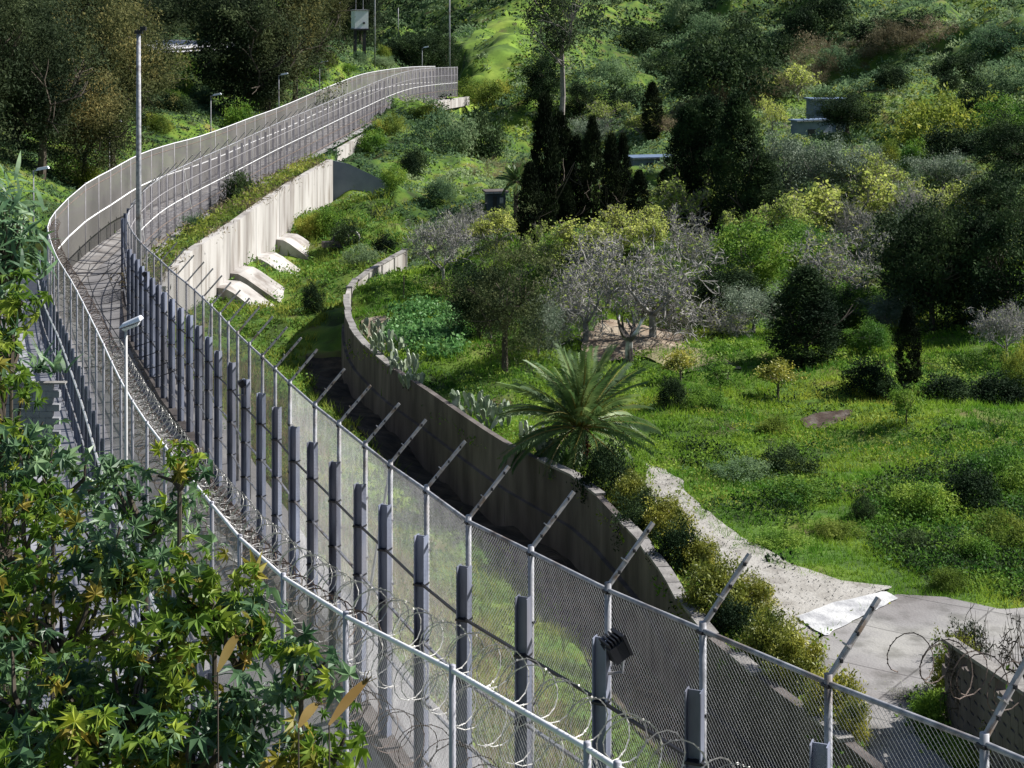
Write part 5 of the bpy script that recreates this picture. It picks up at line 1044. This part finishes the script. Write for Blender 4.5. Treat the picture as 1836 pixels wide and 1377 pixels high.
LF = [LF[0], LFd[0], LF[1], LF[2], LY[0], LFd[1], LF[0], LF[1]]; LFd = [LFd[0], LFd[1], LF[0], LFd[2], LFd[0], LFd[1]]
LS = [strap('strap_leaf', L_castd)]
def shrub(x, y, rx, ry, d, n, leafs, size, label, cat='shrub', name='broad_leaved_shrub', face=None):
    s = F/d; c = np.array(PD(x, y, d)); rad = np.array([rx/s, min(rx, ry)/s*.9, ry/s]); gz = float(ground(c[0], c[1])[0])
    base = np.array([c[0]-.2, c[1]+.1, gz]); t = thing(name, tuple(base), label, cat); mb = MB(); ntip = max(6, n//9); P = []
    cl = unit(rng.normal(size=(ntip, 3)))*rng.uniform(.35, 1, (ntip, 1))**.5*rad+c
    hub = c-np.array([0, 0, rad[2]*.9])
    mb.tube(np.array([base-[0, 0, .2], base*.5+hub*.5+np.array([.08, 0, 0]), hub])-base, [.022, .018, .014], 6)
    for q in cl:
        m_ = hub*.45+q*.55+rng.normal(size=3)*rad*.12; mb.tube(np.array([hub, m_, q])-base, [.022, .014, .006], 4, cap=False)
    mb.obj('stems', M_barkd, t)
    if cat == 'shrub' and n > 100:
        sp = MB()
        for q in cl[:1]:
            for k in range(1): e = q-base+np.array([random.uniform(-.05, .05), random.uniform(-.05, .05), .14+.03*k]); sp.tube([q-base, e], [.006, .003], 3)
        sp.obj('dry_stalks', M_rust, t)
    n = min(int(n*1.0), 300); size *= 1.3
    for i in range(n):
        q = cl[i % ntip]; off = unit(rng.normal(size=3)); p = q+off*size*rng.uniform(.3, 1.1); sz = size*rng.uniform(.4, 1.3)
        nz = unit(off*.7+np.array([.35, -.35, .75])+rng.normal(size=3)*.6); o = link('leaf', leafs[i % len(leafs)], t)
        rot = Vector(nz).to_track_quat('Z', 'Y').to_matrix() @ Matrix.Rotation(random.uniform(0, 6.28), 3, 'Z')
        o.location = tuple(p-base); o.rotation_euler = rot.to_euler(); o.scale = (sz,)*3
    return t
for a in ((15,745,75,100,12.5,120,LF,.17,'bright broad leaved shrub hugging the left edge above the dark one'),(95,850,95,70,11,120,LFd,.15,'glossy dark shrub below the grey block wall'),(262,905,75,60,10,80,LFd,.15,'dark leaved shrub reaching up to the lamp post'),(205,985,65,80,9.8,90,LFd,.14,'shadowed hanging shrub in front of the inner fence'),
 (322,845,45,34,9.6,34,LF,.12,'small bright sprig right of the lamp post'),(50,960,130,110,10.5,190,LF,.13,'dense mottled shrub at the left edge'),(110,1100,150,110,9.5,230,LF,.14,'largest mottled shrub in the lower left'),(385,1060,95,70,9,90,LF,.15,'light green lobed shrub in the middle of the foreground'),(430,1150,75,60,8.8,60,LF,.15,'lobed shrub against the pale ground'),
 (60,1250,160,110,8.8,240,LFd,.15,'dark shrub low at the left edge'),(230,1240,140,110,8.6,230,LF,.14,'leafy shrub in the lower left centre'),(340,1335,130,70,8.3,120,LFd,.15,'shrub along the bottom edge'),(540,1210,55,45,8.4,60,LFd,.12,'small twiggy sprig over the concrete ground'),(575,1345,85,50,8,80,LF,.13,'shrub sprig at the bottom right of the foreground clump'),
 (140,1370,190,70,8.2,220,LF,.15,'mottled shrub at the bottom left corner'),(20,600,55,75,13,80,LF,.18,'sunlit castor like shrub at the left edge beside the track'),(430,1270,60,50,8.5,36,LFd,.13,'twiggy shrub against the white rail')): shrub(*a)
shrub(8, 440, 55, 80, 17, 300, LS, .24, 'dark strap leaved plant hanging at the upper left edge', 'strap leaved plant', 'strap_leaf_plant'); shrub(0, 385, 45, 50, 17.4, 160, LS, .22, 'upper strap leaved rosette at the left edge', 'strap leaved plant', 'strap_leaf_plant')
a = PD(90, 670, 50.6); t = thing('agave_plant', a, 'spiky grey green agave on top of the grey block wall', 'agave')
for k in range(26):
    o = link('spike', LS[0], t); an = k*2.4; o.location = (random.uniform(-.9, .5), 0, .02); o.scale = (1.1, random.uniform(.7, 1.1), 1); o.rotation_euler = (R(random.uniform(20, 75)), 0, an)
# dry tan leaves sticking up in front of the pale ground
for x0, y0, x1, y1, lab in ((590,1300,655,1222,'long dry tan leaf with frayed tip standing in the foreground'),(535,1305,568,1262,'short dry tan leaf beside the twiggy sprig'),(390,1205,425,1140,'dry tan leaf hidden among the lobed shrub')):
    p = np.array(PD(x0, y0, 7.3)); q = np.array(PD(x1, y1, 7.2)); u = np.linspace(0, 1, 8)[:, None]; c = p*(1-u)+q*u; c[:, 2] += np.sin(u[:, 0]*3.1)*.012; w = np.sin(np.linspace(.25, 2.6, 8))*.028
    V = np.stack([c+np.array([.75, 0, -.6])*-w[:, None]*.8, c+np.array([0, -.02, 0])*w[:, None], c+np.array([.75, 0, -.6])*w[:, None]*.8], 1)-p
    t = thing('dry_leaf', tuple(p), lab, 'dry leaf'); mb = MB().add(V.reshape(-1, 3), [f for i in range(7) for f in ((3*i, 3*i+1, 3*i+4, 3*i+3), (3*i+1, 3*i+2, 3*i+5, 3*i+4))]); mb.obj('blade', L_straw, t)
    fr = MB(); 
    for k in range(9): e = (q-p)+np.array([random.uniform(-.01, .05), 0, random.uniform(-.01, .05)]); fr.tube([(q-p)*.93, e], .002, 3)
    fr.obj('frayed_tip', L_straw, t); g_ = float(ground(p[0], p[1])[0]); MB().tube([(0, 0, g_-p[2]), (.02, 0, (g_-p[2])*.5), (0, 0, 0)], .0035, 5).obj('stem', M_barkd, t)
# thin twigs of the foreground
for o in list(bpy.data.objects):            # prototypes that were never linked stay out of the scene
    pass
for k, (root, w0, h0) in PROTO.items():
    for ch in list(root.children):
        if ch.name in COL.objects: COL.objects.unlink(ch)
print('objects', len(COL.objects), 'tris', sum(len(m.polygons) for m in bpy.data.meshes))
